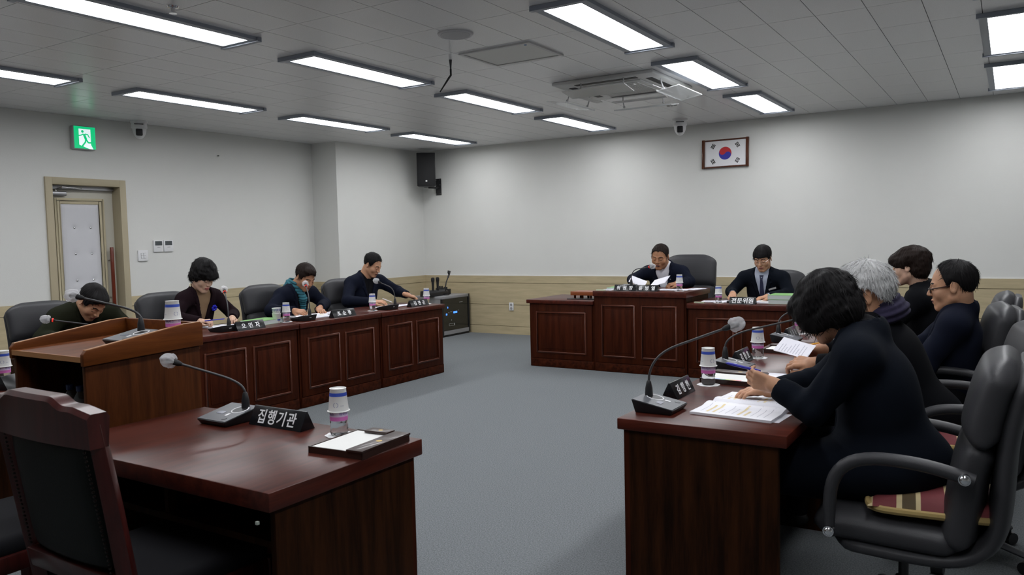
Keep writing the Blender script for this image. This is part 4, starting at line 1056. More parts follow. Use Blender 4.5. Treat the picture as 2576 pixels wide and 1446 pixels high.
# ------------------------------------------------------------------ desk microphones
M_cover = mat('fleece_cover', (.80, .80, .82), .85, alpha=.40, bump=(240, .9)); M_plate = mat('console_top', (.085, .088, .10), .42); M_neck = mat('gooseneck', (.055, .055, .058), .4, .3)
M_ring = mat('console_ring', (.75, .75, .77), .4); M_redled = mat('red_light_ring', (.5, .02, .02), .4, emit=(.9, .05, .03), estr=.5)
def mic(label, loc, rz, headw, ring_side=1, root=-.045, red=False, bend=.6, coverdir=None, zrise=.10):
    t = thing('desk_microphone', label, 'microphone', loc, rz, 'gooseneck desk microphones'); w_ = .080
    q = MB(); b0 = [(-w_*.88, -.070, 0), (w_*.88, -.070, 0), (w_*.88, .070, 0), (-w_*.88, .070, 0)]; t0 = [(-w_, -.082, .050), (w_, -.082, .050), (w_, .082, .020), (-w_, .082, .020)]
    q.add(b0+t0, [(3, 2, 1, 0), (4, 5, 6, 7), (0, 1, 5, 4), (1, 2, 6, 5), (2, 3, 7, 6), (3, 0, 4, 7)]); q.build('console', M_black, t, bevel=.003)
    tilt = math.atan2(-.030, .164); Mt = Matrix.Translation((0, 0, .0352)) @ Matrix.Rotation(tilt, 4, 'X')
    bx('top_plate', M_plate, -w_*.97, w_*.97, -.079, .079, .0, .0018, t, M=Mt)
    rx = .030*ring_side
    q = MB(); q.lathe([(.034, .002), (.0315, .0035), (.029, .002)], 32, c=(rx, -.030, 0), M=Mt, cap=False); q.build('ring', M_ring, t, smooth=True)
    q = MB(); q.lathe([(.029, .0018), (.0, .0026)], 24, c=(rx, -.030, 0), M=Mt, cap=False); q.build('speaker_grille', M_black, t)
    bx('name_strip', M_ring, rx-.006-.006*ring_side, rx+.006-.006*ring_side, .012, .034, .002, .003, t, M=Mt)
    q = MB(); q.lathe([(.011, .002), (.010, .0035), (.0, .0035)], 18, c=(.045*ring_side, .055, 0), M=Mt, cap=False); q.build('button', M_grey, t, smooth=True)
    bx('display', mat('console_display', (.10, .11, .16), .25), rx-.055*ring_side-.018, rx-.055*ring_side+.018, .0, .022, .002, .0028, t, M=Mt)
    bx('back_logo', M_ring, -.006, .016, -.0788, -.0782, .026, .029, t, M=Matrix.Translation((0, 0, 0)))
    ry = -.055; rx2 = root
    q = MB(); q.lathe([(.016, .040), (.014, .075), (.009, .100), (.006, .105)], 16, c=(rx2, ry, 0)); q.build('socket', M_black, t, smooth=True)
    # head position into local space
    c_, s_ = math.cos(-rz), math.sin(-rz); dx, dy = headw[0]-loc[0], headw[1]-loc[1]; H = Vector((c_*dx-s_*dy, s_*dx+c_*dy, headw[2]-loc[2])); A = Vector((rx2, ry, .10)); Bq = A+Vector((0, 0, zrise))
    dirn = (H-Bq).normalized(); pts = []
    C1 = Bq+Vector((0, 0, .03)); 
    for k_ in range(9): s = k_/8; pts.append(A.lerp(Bq, s) if False else (A*(1-s)**2+Bq*2*s*(1-s)+(Bq+dirn*(H-Bq).length*.35)*s*s))
    pts.append(Bq+dirn*(H-Bq).length*.6); pts.append(H-dirn*.035)
    q = MB(); q.tube(pts, [.0048]*len(pts), 10); q.build('gooseneck', M_neck, t, smooth=True)
    q = MB(); q.tube([H-dirn*.045, H-dirn*.03, H+dirn*.015, H+dirn*.022], [.006, .011, .012, .006], 14); hd_ = q.build('microphone_head', M_blackm, t, smooth=True)
    if red: q = MB(); q.tube([H-dirn*.034, H-dirn*.026], [.0125, .0125], 16); q.build('red_ring', M_redled, hd_, smooth=True)
    g_ = np.random.default_rng(int(abs(headw[0]*977))); ph = g_.uniform(0, 6, 6); z = dirn; Mr = z.to_track_quat('Z', 'Y').to_matrix().to_4x4()
    q = MB(); v = []; f = []; n, m = 36, 18
    for i in range(m+1):
        th = math.pi*(.0+.86*i/m)
        for k_ in range(n):
            a = 2*math.pi*k_/n; cr = 1+.05*math.sin(3*a+ph[0]+2*th)+.04*math.sin(7*a+ph[1]-3*th)+.09*math.sin(11*a+ph[2])*max(0, th-1.5)
            rad = .027*cr*(math.sin(th)**.8+.0)*(1.12 if th > 1.9 else 1); zz = .012+.030*math.cos(th)*(1+.08*math.sin(3*a+ph[3]))
            v.append(H+(Mr @ Vector((rad*math.cos(a), rad*math.sin(a), zz))))
    for i in range(m):
        for k_ in range(n): f.append((i*n+k_, i*n+(k_+1) % n, (i+1)*n+(k_+1) % n, (i+1)*n+k_))
    q.add(v, f); q.build('fleece_cover', M_cover, hd_, smooth=True, sharp=180)
    return t
mic('gooseneck microphone at the near end of the right row', (-1.115, 2.79, .72), R(-90), (-.88, 2.95, 1.035), ring_side=-1, root=-.03)
mic('gooseneck microphone second from the camera in the right row', (-1.13, 3.80, .72), R(-90), (-.845, 3.93, .968), ring_side=-1, root=-.03, zrise=.06)
mic('gooseneck microphone third from the camera in the right row', (-1.14, 4.90, .72), R(-90), (-.93, 5.10, .96), ring_side=-1, root=-.03, zrise=.06)
mic('gooseneck microphone standing inside the lectern top', (-3.14, 1.945, .978), R(180), (-3.40, 1.86, 1.178), ring_side=-1, root=.01, zrise=.03)
mic('gooseneck microphone on the left foreground desk beside the black sign', (-2.475, 1.905, .72), R(180), (-2.70, 1.83, .945), ring_side=-1, root=-.03, zrise=.04)
mic('gooseneck microphone on the desk of the woman with the blue brooch', (-5.13, 3.935, .72), R(90), (-5.24, 4.045, 1.03), ring_side=-1, root=.01, red=True)
mic('gooseneck microphone in front of the man in the turquoise scarf', (-5.14, 4.765, .72), R(90), (-5.25, 4.905, 1.022), ring_side=-1, root=.02, red=True)
mic('gooseneck microphone in front of the man in the navy blazer without tie', (-5.14, 5.85, .72), R(90), (-5.25, 5.835, .995), ring_side=-1, root=.05)
mic('gooseneck microphone in front of the man in the olive jacket', (-5.13, 2.98, .72), R(90), (-5.25, 2.69, .930), ring_side=-1, red=True, zrise=.05)
mic('gooseneck microphone reaching towards the chairman', (-3.36, 7.56, .828), R(180), (-3.08, 7.54, 1.067), ring_side=1, root=-.02, red=True)
mic('gooseneck microphone at the far left edge behind the left desk', (-4.66, 1.82, .72), R(180), (-4.60, 1.64, .90), ring_side=-1, root=-.03)

# ------------------------------------------------------------------ bottles, cups, coasters
M_water = mat('bottle_water', (.90, .92, .95), .06, trans=.93, ior=1.22, spec=.7)
bprof = [(.024, 0), (.029, .004), (.030, .010), (.0285, .016), (.030, .022), (.0285, .028), (.030, .034), (.0285, .040), (.030, .047), (.030, .052), (.030, .080), (.028, .088), (.020, .102), (.012, .112), (.012, .124)]
q = MB(); q.lathe(bprof, 26); bm_body = q.mesh('body', M_water, True, sharp=60)
def wrinkle(me, a, seed, z1):
    g_ = np.random.default_rng(seed); ph = g_.uniform(0, 6, 4)
    for v_ in me.vertices:
        if v_.co.z < z1:
            an = math.atan2(v_.co.y, v_.co.x); k_ = 1+a*math.sin(5*an+v_.co.z*160+ph[0])+a*.7*math.sin(9*an-v_.co.z*230+ph[1]); v_.co.x *= k_; v_.co.y *= k_
wrinkle(bm_body, .030, 3, .05)
q = MB(); q.lathe([(.0306, .052), (.0306, .066)], 26, cap=False); bm_l1 = q.mesh('label', M_pink, True)
q = MB(); q.lathe([(.0306, .066), (.0306, .084)], 26, cap=False); bm_l2 = q.mesh('label_top', M_lilac, True)
q = MB(); q.lathe([(.015, .112), (.015, .126), (.013, .128)], 18); bm_cap = q.mesh('cap', M_white, True)
q = MB(); q.lathe([(.0360, .0), (.0385, .001), (.0385, .003), (.0345, .004), (.0270, .078), (.0285, .080), (.026, .0805), (.0255, .0765)], 30, cap=False); q.lathe([(.0256, .0765), (.0, .0766)], 30, cap=False); cm_cup = q.mesh('cup_wall', M_cup if False else mat('paper_cup', (.80, .80, .79), .6), True, sharp=50)
q = MB(); q.lathe([(.0349-.0001*((.055-.004)/.074*75), .052), (.0288, .063)], 30, cap=False); cm_band = None
rr2 = lambda z: .0345+(.0270-.0345)*(z-.004)/.074+.0003
q = MB(); q.lathe([(rr2(.054), .054), (rr2(.066), .066)], 30, cap=False); cm_band = q.mesh('blue_band', M_blue, True)
q = MB()
for a0 in (.4, 2.5, 4.6):
    for k_ in range(10):
        if k_ in (2, 7): continue
        e0, e1 = k_*math.pi/5, (k_+1)*math.pi/5; pts = [(a0+.28*r_*math.cos(e), .026+.0085*r_*math.sin(e)) for r_, e in ((1, e0), (1, e1), (.82, e1), (.82, e0))]
        q.add([((rr2(z)+.0002)*math.cos(a), (rr2(z)+.0002)*math.sin(a), z) for a, z in pts], [(0, 1, 2, 3)])
    for k_ in range(3):
        pts = [(a0+.5+.12*k_, .022), (a0+.58+.12*k_, .022), (a0+.58+.12*k_, .0235), (a0+.5+.12*k_, .0235)]
        q.add([((rr2(z)+.0002)*math.cos(a), (rr2(z)+.0002)*math.sin(a), z) for a, z in pts], [(0, 1, 2, 3)])
cm_print = q.mesh('print_mark', mat('cup_print', (.25, .27, .42), .6))
def lrg(n): return n
def bottle_set(where, loc, rz=0., tilt=0.):
    x, y, z = loc
    t = thing('coaster', 'white paper coaster %s' % where, 'coaster', loc, rz, 'paper coasters')
    q = MB(); n = 40; prof_ = []
    v = [((.048+.0022*math.cos(8*a))*math.cos(a), (.048+.0022*math.cos(8*a))*math.sin(a)) for a in [2*math.pi*k_/n for k_ in range(n)]]
    q.prism(v, .0002, .0022); q.build('paper', mat('coaster_paper', (.82, .82, .84), .7), t)
    b = thing('water_bottle', 'small water bottle with pink label %s' % where, 'bottle', (x, y, z+.0024), rz, 'small water bottles')
    obj('body', bm_body, b); obj('label', bm_l1, b); obj('label_top', bm_l2, b); obj('cap', bm_cap, b)
    obj('label_print', cup_text, b)
    c = thing('paper_cup', 'upturned white paper cup %s' % where, 'cup', (x, y, z+.084), rz+.6, 'upturned paper cups')
    c.rotation_euler = (tilt, 0, rz+.6)
    obj('cup_wall', cm_cup, c); obj('blue_band', cm_band, c); obj('print_mark', cm_print, c)
_lt = []
for a_ in (0, 2.1, 4.2):
    me_ = text_mesh('아이시스', .0125, depth=0, bold=.0002)
    for v_ in me_.vertices: an = a_+v_.co.x/.031; v_.co = Vector((.0309*math.cos(an), .0309*math.sin(an), .0755+v_.co.y))
    _lt.append(me_)
_bm = bmesh.new()
for me_ in _lt: _bm.from_mesh(me_)
cup_text = bpy.data.meshes.new('label_print'); _bm.to_mesh(cup_text); _bm.free(); cup_text.materials.append(mat('label_ink', (.08, .07, .30), .5))
sets = [('on the left foreground desk by the memo tray', (-1.945, 1.945, .72), 0, 0),
        ('at the far left edge of the picture', (-4.235, 1.945, .72), .5, 0),
        ('inside the lectern top', (-3.035, 2.075, .985), .9, 0),
        ('beside the striped cups in the left row', (-5.19, 4.62, .72), .3, 0),
        ('before the man in the navy blazer', (-5.18, 5.68, .72), .8, 0),
        ('at the rack end of the left row', (-5.17, 6.50, .72), 1.4, 0),
        ('on the chairman\'s tall desk', (-2.745, 7.42, .828), .2, 0),
        ('on the desk of the man in suit and tie', (-2.355, 7.42, .722), .0, R(-5)),
        ('nearest the camera in the right row', (-1.115, 3.36, .72), .4, 0),
        ('second from the camera in the right row', (-1.125, 4.20, .72), 1.9, 0),
        ('third from the camera in the right row', (-1.155, 5.32, .72), 2.7, 0)]
for s_ in sets: bottle_set(*s_)
# striped cups beside the scarf man
M_strp = mat('cup_stripe_blue', (.05, .09, .30), .5)
q = MB(); q.lathe([(.026, 0), (.027, .002), (.036, .078), (.038, .080), (.036, .081), (.034, .076), (.026, .004)], 30, cap=False); q.lathe([(.026, .003), (0, .003)], 30, cap=False); me_up = q.mesh('cup_wall', MATS['paper_cup'], True, sharp=50)
for k_, (lb_, z_) in enumerate((('white paper cup with blue band standing under the striped cup', .72), ('blue striped paper cup stacked in another cup', .765))):
    c = thing('paper_cup', lb_, 'cup', (-5.225, 4.545, z_), 0, 'stacked upright cups'); obj('cup_wall', me_up, c)
    q = MB()
    if k_ == 0: q.lathe([(.0293, .020), (.0306, .032)], 30, cap=False); q.build('blue_band', M_blue, c, smooth=True)
    else:
        for i in range(14):
            a0 = i*2*math.pi/14; q.add([((.0362 if z > .05 else .0308)*math.cos(a), (.0362 if z > .05 else .0308)*math.sin(a), z) for a, z in ((a0, .038), (a0+.2, .038), (a0+.2, .075), (a0, .075))], [(0, 1, 2, 3)])
        q.build('stripe', M_strp, c)

# ------------------------------------------------------------------ name signs
def sign(label, loc, rz, length, s, size, both=False, h_=.066, d_=.070, squeeze=1., bold=.0012, spacing=1.25, marks=False):
    t = thing('desk_sign', label, 'desk sign', loc, rz, 'black desk signs')
    q = MB(); q.prism([(-d_/2, 0), (d_/2, 0), (.003, h_), (-.003, h_)], -length/2, length/2, 'X'); q.build('sign_body', mat('sign_black', (.008, .008, .010), .25), t, bevel=.0008)
    sl = math.atan2(h_, d_/2-.003); L = math.hypot(h_, d_/2-.003)
    for side in ((0, 1) if both else (0,)):
        Mx = Matrix.Rotation(math.pi*side, 4, 'Z') @ Matrix.Translation((0, -(d_/2+.003)/2-.0006, h_/2+.0004)) @ Matrix.Rotation(sl, 4, 'X')
        if marks:
            q = MB()
            for x in (-.055, -.003, .05): q.box(x-.006, x+.006, -.018, .018, 0, .0006); q.box(x-.013, x+.013, -.004, .002, 0, .0006)
            q = q.build('lettering', M_grey if False else mat('glare_dimmed_marks', (.35, .35, .37), .5), t); q.matrix_local = Mx  # letters lost in glare, put in as dim grey marks
        else: lettering(s, size, t, Mx, bold=bold, squeeze=squeeze, spacing=spacing)
    return t
sign('black sign with four white syllables on the left foreground desk', (-2.235, 1.945, .72), 0, .27, '집행기관', .057, spacing=1.16, squeeze=.90, bold=.0006)
sign('black name sign in front of the woman with the blue brooch', (-5.05, 4.115, .72), R(90), .27, '오 민 자', .046)
sign('black name sign to the right of the man in the turquoise scarf', (-5.06, 5.155, .72), R(90), .28, '조 순 종', .046)
sign('black name sign at the right end of the left row', (-5.10, 6.27, .72), R(90), .28, '김 관 곤', .046)
sign('left one of the two black signs on the chairman\'s desk', (-3.293, 7.36, .828), 0, .232, '위 원 장', .046, h_=.062)
sign('right one of the two black signs on the chairman\'s desk', (-3.055, 7.36, .828), 0, .232, '윤 병 열', .046, h_=.062)
sign('black sign with four syllables before the man in suit and tie', (-2.11, 7.37, .722), 0, .245, '전문위원', .056, h_=.066, spacing=1.05)
sign('black name sign nearest the camera in the right row', (-1.155, 3.10, .72), R(90), .215, '김 행 현', .044, both=True, squeeze=.85)
sign('black name sign second from the camera in the right row', (-1.165, 4.035, .72), R(90), .215, '김 창 호', .044, both=True, squeeze=.85)
sign('black glaring name sign third from the camera in the right row', (-1.165, 5.10, .72), R(90), .215, '', .044, both=True, marks=True)
sign('small black sign peeking out at the left edge beside the wooden chair', (-4.06, 1.90, .72), R(-62), .16, '소장', .044, squeeze=.8)

# ------------------------------------------------------------------ papers, booklets, books, trays
M_ink = mat('print_grey', (.42, .42, .50), .7); M_yel = mat('highlight_yellow', (.72, .60, .35), .7)
def sheets(label, loc, rz, w_, h_, n=4, name='paper_sheets', group='loose papers', curl=.0, lines=True, cat='papers', m=None, tilt=None):
    t = thing(name, label, cat, loc, rz, group); g_ = np.random.default_rng(int(abs(loc[0]*1000+loc[1]*77)))
    if tilt: t.rotation_euler = (tilt[0], tilt[1], rz)
    for i in range(n):
        a = g_.uniform(-.05, .05) if i else 0; ox, oy = g_.uniform(-.006, .006, 2); q = MB(); N = 10; v = []
        for s in range(N+1):
            u = -1+2*s/N
            for y in (-h_/2, h_/2): v.append((ox+u*w_/2*math.cos(a)-y*math.sin(a), oy+u*w_/2*math.sin(a)+y*math.cos(a), .0008+i*.0016+curl*(u*u)*(1+.3*i)))
        f = [(2*s, 2*s+2, 2*s+3, 2*s+1) for s in range(N)]; vv_ = v+[(x, y, z-.0006) for x, y, z in v]
        o_ = len(v); f += [(o_+2*s+1, o_+2*s+3, o_+2*s+2, o_+2*s) for s in range(N)]+[(2*s, o_+2*s, o_+2*s+2, 2*s+2) for s in range(N)]+[(2*s+1, 2*s+3, o_+2*s+3, o_+2*s+1) for s in range(N)]
        q.add(vv_, f); q.build('sheet', m or M_paper, t)
    if lines and not curl:
        q = MB(); z = .0010+(n-1)*.0016
        for k_ in range(9):
            y = h_*(.36-.085*k_); q.box(-w_*.38, -w_*.38+w_*g_.uniform(.3, .74), y-.0012, y+.0012, z, z+.0002)
        q.build('printed_line', M_ink, t)
    return t
def booklet(label, loc, rz, pw, ph, th=.006, marks=True):
    """open booklet: spine along local y, pages left and right"""
    t = thing('open_booklet', label, 'booklet', loc, rz, 'open booklets')
    for s, nm in ((-1, 'left_page'), (1, 'right_page')):
        N = 16; q = MB(); top_ = []; bot = []
        for k_ in range(N+1):
            u = k_/N; x = s*u*pw; zt = th*(1-.15*u)+.010*math.sin(min(1, u*2.2)*math.pi)*(1-u)+.001
            if u < .12: zt = th*.55+(zt-th*.55)*(u/.12)**.6
            top_ += [(x, -ph/2, zt), (x, ph/2, zt)]; bot += [(x, -ph/2, .0004), (x, ph/2, .0004)]
        v = top_+bot; o_ = len(top_); f = []
        for k_ in range(N): f += [(2*k_, 2*k_+2, 2*k_+3, 2*k_+1), (o_+2*k_+1, o_+2*k_+3, o_+2*k_+2, o_+2*k_), (2*k_, o_+2*k_, o_+2*k_+2, 2*k_+2), (2*k_+1, 2*k_+3, o_+2*k_+3, o_+2*k_+1)]
        f += [(2*N, o_+2*N, o_+2*N+1, 2*N+1)]; q.add(v, f); q.build(nm, M_papergl, t)
        if marks:
            q = MB(); yq = MB(); g_ = np.random.default_rng(5+s)
            def zt(x): u = abs(x)/pw; return th*(1-.15*u)+.010*math.sin(min(1, u*2.2)*math.pi)*(1-u)+.0013
            for k_ in range(11):
                y = ph*(.40-.078*k_); x0 = s*pw*.5-pw*.36; x1 = x0+pw*g_.uniform(.25, .7); n_ = 5
                tgt = yq if k_ in (1, 2, 6, 7) else q
                hh = .0045 if tgt is yq else .0011
                for j in range(n_):
                    a, b_ = x0+(x1-x0)*j/n_, x0+(x1-x0)*(j+1)/n_; tgt.add([(a, y-hh, zt(a)), (b_, y-hh, zt(b_)), (b_, y+hh, zt(b_)), (a, y+hh, zt(a))], [(0, 1, 2, 3)])
            q.build('printed_line', M_ink, t); yq.build('highlighted_box', M_yel, t)
    return t
def book(label, loc, rz, w_, h_, th, m=None, body=None, group='green-covered books'):
    t = thing('green_book', label, 'book', loc, rz, group)
    bx('page_block', body or mat('page_block', (.50, .55, .54), .7), -w_/2, w_/2, -h_/2, h_/2, .001, th-.0015, t)
    bx('cover', m or M_green, -w_/2-.001, w_/2+.001, -h_/2-.001, h_/2+.001, th-.0015, th, t); bx('back_cover', m or M_green, -w_/2-.001, w_/2+.001, -h_/2-.001, h_/2+.001, 0, .001, t)
    return t
M_tray = mat('tray_brown', (.030, .012, .009), .4, coat=.2); M_gold = mat('gold_emblem', (.45, .30, .06), .35, .6)
def tray(label, loc, rz, w_=.20, h_=.25, tabs=False, small=True):
    """memo tray: local x along the width, lid strip at +x"""
    t = thing('memo_tray', label, 'memo tray', loc, rz, 'brown memo trays')
    bx('tray_base', M_tray, -w_/2, w_/2, -h_/2, h_/2, 0, .006, t); q = MB()
    for a0, a1, b0, b1 in ((-w_/2, w_/2, -h_/2, -h_/2+.005), (-w_/2, w_/2, h_/2-.005, h_/2), (-w_/2, -w_/2+.005, -h_/2, h_/2), (w_/2-.005, w_/2, -h_/2, h_/2)): q.box(a0, a1, b0, b1, .006, .021)
    q.build('tray_rim', M_tray, t); bx('memo_pad', mat('memo_white', (.78, .78, .76), .7), -w_/2+.008, w_/2-.062, -h_/2+.010, h_/2-.012, .006, .0195, t)
    lid = bx('lid_strip', M_tray, w_/2-.060, w_/2+.002, -h_/2-.004, h_/2+.004, .0212, .028, t, bevel=.0015)
    q = MB(); q.lathe([(.011, .028), (.009, .0286), (.0, .0286)], 8, c=(w_/2-.03, 0, 0)); q.build('emblem', M_gold, lid)
    if small:
        l2 = bx('corner_clip', M_tray, -w_/2+.055, w_/2-.066, h_/2-.035, h_/2+.010, .0212, .030, t, bevel=.0015)
        q = MB(); q.lathe([(.008, .030), (.006, .0306), (.0, .0306)], 8, c=(.0, h_/2-.013, 0)); q.build('emblem', M_gold, l2)
    if tabs:
        for k_, c_ in enumerate(((.75, .15, .2), (.80, .35, .15), (.55, .70, .15), (.2, .55, .4), (.2, .3, .65), (.45, .25, .6))):
            y0 = -h_/2+.05+k_*.024; bx('index_tab', mat('tab_%d' % k_, c_, .6), -w_/2+.010, -w_/2+.022, y0, y0+.023, .0196, .0201, t)
    return t
tray('brown memo tray with white pad at the corner of the left foreground desk', (-1.772, 1.862, .72), R(4), .215, .245)
tray('brown memo tray with coloured tabs nearest the camera in the right row', (-1.045, 3.505, .72), R(86), .22, .235, tabs=True, small=False)
tray('brown memo tray with white pad farther along the right row', (-1.01, 4.50, .72), R(87), .20, .28, tabs=True, small=False)
tray('brown memo tray behind the third sign of the right row', (-.99, 5.55, .72), R(87), .20, .26, tabs=True, small=False)
booklet('open white booklet with yellow highlights before the woman in the dark coat', (-.83, 2.985, .72), R(86), .215, .30, .010)
sheets('thin paper under the open booklet at the near right desk end', (-.82, 2.86, .72), R(-4), .30, .15, 1, lines=False)
booklet('open booklet under the hands of the woman with the blue brooch', (-5.36, 4.17, .72), R(0), .20, .28, .005)
booklet('open booklet under the hands of the man in the turquoise scarf', (-5.37, 5.05, .72), R(-3), .20, .28, .008)
sheets('loose white papers to the right of the turquoise scarf', (-5.38, 5.40, .72), R(20), .21, .29, 5)
sheets('loose sheets in front of the man reaching out his hand', (-5.33, 6.08, .72), R(12), .21, .29, 3)
sheets('loose papers beside the sign at the right end of the left row', (-5.31, 6.34, .72), R(-10), .15, .21, 2)
book('thick green book on the left row between two black signs', (-5.295, 4.455, .72), R(8), .21, .29, .036)
book('upper green book of the stack beside the man in suit and tie', (-1.795, 7.60, .763), 0, .22, .29, .040)
book('lower green book of the stack beside the man in suit and tie', (-1.79, 7.60, .722), R(1), .22, .29, .040)
book('green book at the left corner of the chairman\'s desk', (-3.46, 7.62, .828), R(4), .22, .26, .022)
sheets('white papers on the chairman\'s desk by his cup', (-2.86, 7.58, .828), R(8), .29, .21, 4)
sheets('white papers at the right corner of the chairman\'s desk', (-2.70, 7.72, .828), R(-14), .15, .25, 3)
sheets('papers at the left corner of the chairman\'s desk', (-3.52, 7.44, .828), R(-8), .16, .12, 3)
sheets('papers at the left end of the desk of the man in suit and tie', (-2.44, 7.56, .722), R(10), .24, .20, 3)
sheets('papers left of the man in suit and tie', (-2.28, 7.62, .722), R(-14), .25, .22, 2)
booklet('open booklet in front of the man in suit and tie', (-2.06, 7.60, .722), R(2), .19, .26, .008)
sheets('small white sheets behind the grey-haired man\'s hands', (-.90, 4.82, .72), R(8), .14, .09, 3, lines=False)
sheets('white booklet under the pen of the woman in the dark coat', (-.90, 3.68, .72), R(4), .12, .15, 3, lines=False)
sheets('small white papers farther along the right row', (-.87, 5.06, .72), R(30), .12, .10, 3, lines=False)
t = thing('black_case', 'small black case beside the cup of the man in suit and tie', 'case', (-2.24, 7.47, .722), R(20)); bx('body', M_black, -.05, .05, -.03, .03, 0, .018, t, bevel=.003)
for lb_, p_ in (('pale eraser stick at the left corner of the chairman\'s desk', (-3.56, 7.34, .828)), ('pale eraser stick at the left end of the desk beside the chairman', (-2.53, 7.37, .722))):
    tag(bx('eraser_stick', mat('pale_green', (.55, .62, .45), .6), p_[0]-.05, p_[0]+.05, p_[1]-.008, p_[1]+.008, p_[2], p_[2]+.012), lb_, 'stationery', 'pale stationery sticks')
# ------------------------------------------------------------------ people
SK1 = skin_mat('skin_tan', (.42, .215, .125)); SK2 = skin_mat('skin_warm', (.50, .27, .165)); SK3 = skin_mat('skin_pale', (.58, .37, .27)); SK4 = skin_mat('skin_deep', (.38, .185, .10))
HB = mat('hair_black', (.0060, .0052, .0058), .62, spec=.18, bump=(420, .5)); HBr = mat('hair_dark_brown', (.014, .0075, .0055), .62, spec=.2, bump=(420, .5)); HG = mat('hair_grey', (.50, .50, .50), .65, bump=(420, .5))
F_navy = mat('cloth_navy', (.0060, .0080, .0175), .9, spec=.12, bump=(700, .4)); F_olive = mat('cloth_olive', (.014, .0155, .0085), .95, spec=.12, bump=(500, .5)); F_plum = mat('cloth_plum', (.0115, .0052, .0075), .95, spec=.12, bump=(500, .5))
F_dnavy = mat('cloth_dark_navy', (.0032, .0050, .0095), .9, spec=.12, bump=(700, .4)); F_black = mat('cloth_black', (.0032, .0035, .0050), .92, spec=.12, bump=(600, .4))
F_white = mat('shirt_white', (.66, .66, .72), .8); F_lblue = mat('shirt_pale_blue', (.38, .42, .52), .8); F_tan = mat('sweater_tan', (.24, .15, .085), .9, bump=(300, .5)); F_dark = mat('sweater_black', (.006, .006, .0075), .9, spec=.12)
F_turq = mat('scarf_turquoise', (.028, .135, .175), .9, noise=(18, .25, (1, 1, 5)), bump=(300, .5)); F_purp = mat('scarf_dark_violet', (.018, .014, .040), .95, bump=(300, .5))
M_pen = mat('pen_blue', (.02, .02, .35), .35); M_gl = mat('glasses_dark', (.03, .012, .010), .3); M_gls = mat('glasses_silver', (.55, .55, .55), .25, .9)
H = math.pi/2
def tube_on(p, name, m, pts, r, n=10, flat=1., smooth=True):
    q = MB(); q.tube([loc(p, P) for P in pts], r, n, flat=flat); return q.build(name, m, p['t'], smooth=smooth)
def pen(label, a, b_, m=M_pen, r=.0045, cat='pen'):
    t = thing('pen', label, cat, a); a, b_ = Vector(a), Vector(b_); d_ = b_-a
    q = MB(); q.tube([(0, 0, 0), d_*.92, d_], [r, r, r*.3], 10); q.build('barrel', m, t, smooth=True); return t
def scarf_wrap(p, m, r=.082, th=.034, tail=None, name='scarf'):
    """folds wrapped round the neck, built as one modelled surface, tail points in world space"""
    nk, up, fw, rt = p['neck'], p['up'], p['fw'], p['rt']; rings = []
    for k, (h0, rr_, tt) in enumerate(((.005, r*1.10, th), (.040, r*.98, th*.95), (.068, r*.86, th*.72))):
        rings.append([nk+up*(h0+.012*math.cos(a)-.022*math.cos(a-.0)*(1 if k < 2 else .6))+fw*(rr_*math.cos(a)*1.02-.006)+rt*rr_*1.0*math.sin(a) for a in np.linspace(0, 2*math.pi, 25)])
    def fn(P):
        d = None
        for ring_, tt in zip(rings, (th, th*.92, th*.7)):
            for a, b_ in zip(ring_[:-1], ring_[1:]):
                x = d_cone(P, a, b_, tt, tt); d = x if d is None else np.minimum(d, x)
        if tail:
            for a, b_ in zip(tail[:-1], tail[1:]):
                ra, rb = a[3], b_[3]; x = d_cone(P, V3(*a[:3]), V3(*b_[:3]), ra, rb); d = smin(d, x, .012)
        c = (P-nk) @ p['Bc']; an = np.arctan2(c[:, 0], c[:, 1]+.0)
        return d+.0035*np.sin(c[:, 2]*230+2.5*np.sin(an*2)+3*wob(P, 16, 4))
    ex = [np.array(x) for r_ in rings for x in r_]+([V3(*a[:3]) for a in tail] if tail else []); ex = np.array(ex)
    v, q = surface(fn, ex.min(0)-.06, ex.max(0)+.06, .0055); G = Geo(); G.add(v, q, 0); return G.build(name, m, p['t'], p['base'], p['Rinv'])

# --- left row, facing +x (right hand is towards the camera side)
fx = 0.
# man in olive jacket, bowed behind the lectern
p = person('man in olive green jacket bowing low behind the lectern', (-6.02, 3.18, 0), fx, (-6.02, 3.20, .52), (-5.86, 3.26, .945), (-5.70, 3.245, .985), (R(-6), R(50), R(6)),
    dict(R=((-5.78, 2.92, .75), (-5.52, 3.02, .755), (1, .25, -.1), (0, 0, -1), .5, .5), L=((-5.76, 3.55, .76), (-5.50, 3.38, .755), (1, -.35, -.1), (0, 0, -1), .5, .5)),
    SK2, 'short', HB, top=F_olive, under=F_dark, under_kind='crew', lapel=.05, hs=1.03, size=1.05, vdepth=.22)
# woman with brooch
p = person('woman with puffy black hair and dark plum jacket with blue brooch', (-6.02, 4.30, 0), fx, (-6.02, 4.28, .52), (-5.90, 4.285, .985), (-5.80, 4.265, 1.115), (R(-4), R(28), R(4)),
    dict(R=((-5.80, 3.99, .80), (-5.53, 4.03, .770), (1, .32, .08), (.15, .3, -1), .85, .5), L=((-5.80, 4.56, .775), (-5.51, 4.32, .770), (.75, -.75, .1), (.2, -.2, -1), .75, .5)),
    SK3, 'puffy', HB, sex='f', top=F_plum, under=F_tan, under_kind='turtle', lapel=.055, vdepth=.27, vw=.068, size=.98, lipm=mat('lips_rose', (.40, .11, .10), .45), strandn=(900, .028, .006))
tube_on(p, 'necklace', M_black, [p['neck']+p['up']*.012+p['fw']*.072*math.cos(a)+p['rt']*.066*math.sin(a)-p['up']*.012*math.cos(a) for a in np.linspace(-2.2, 2.2, 20)], .0045)
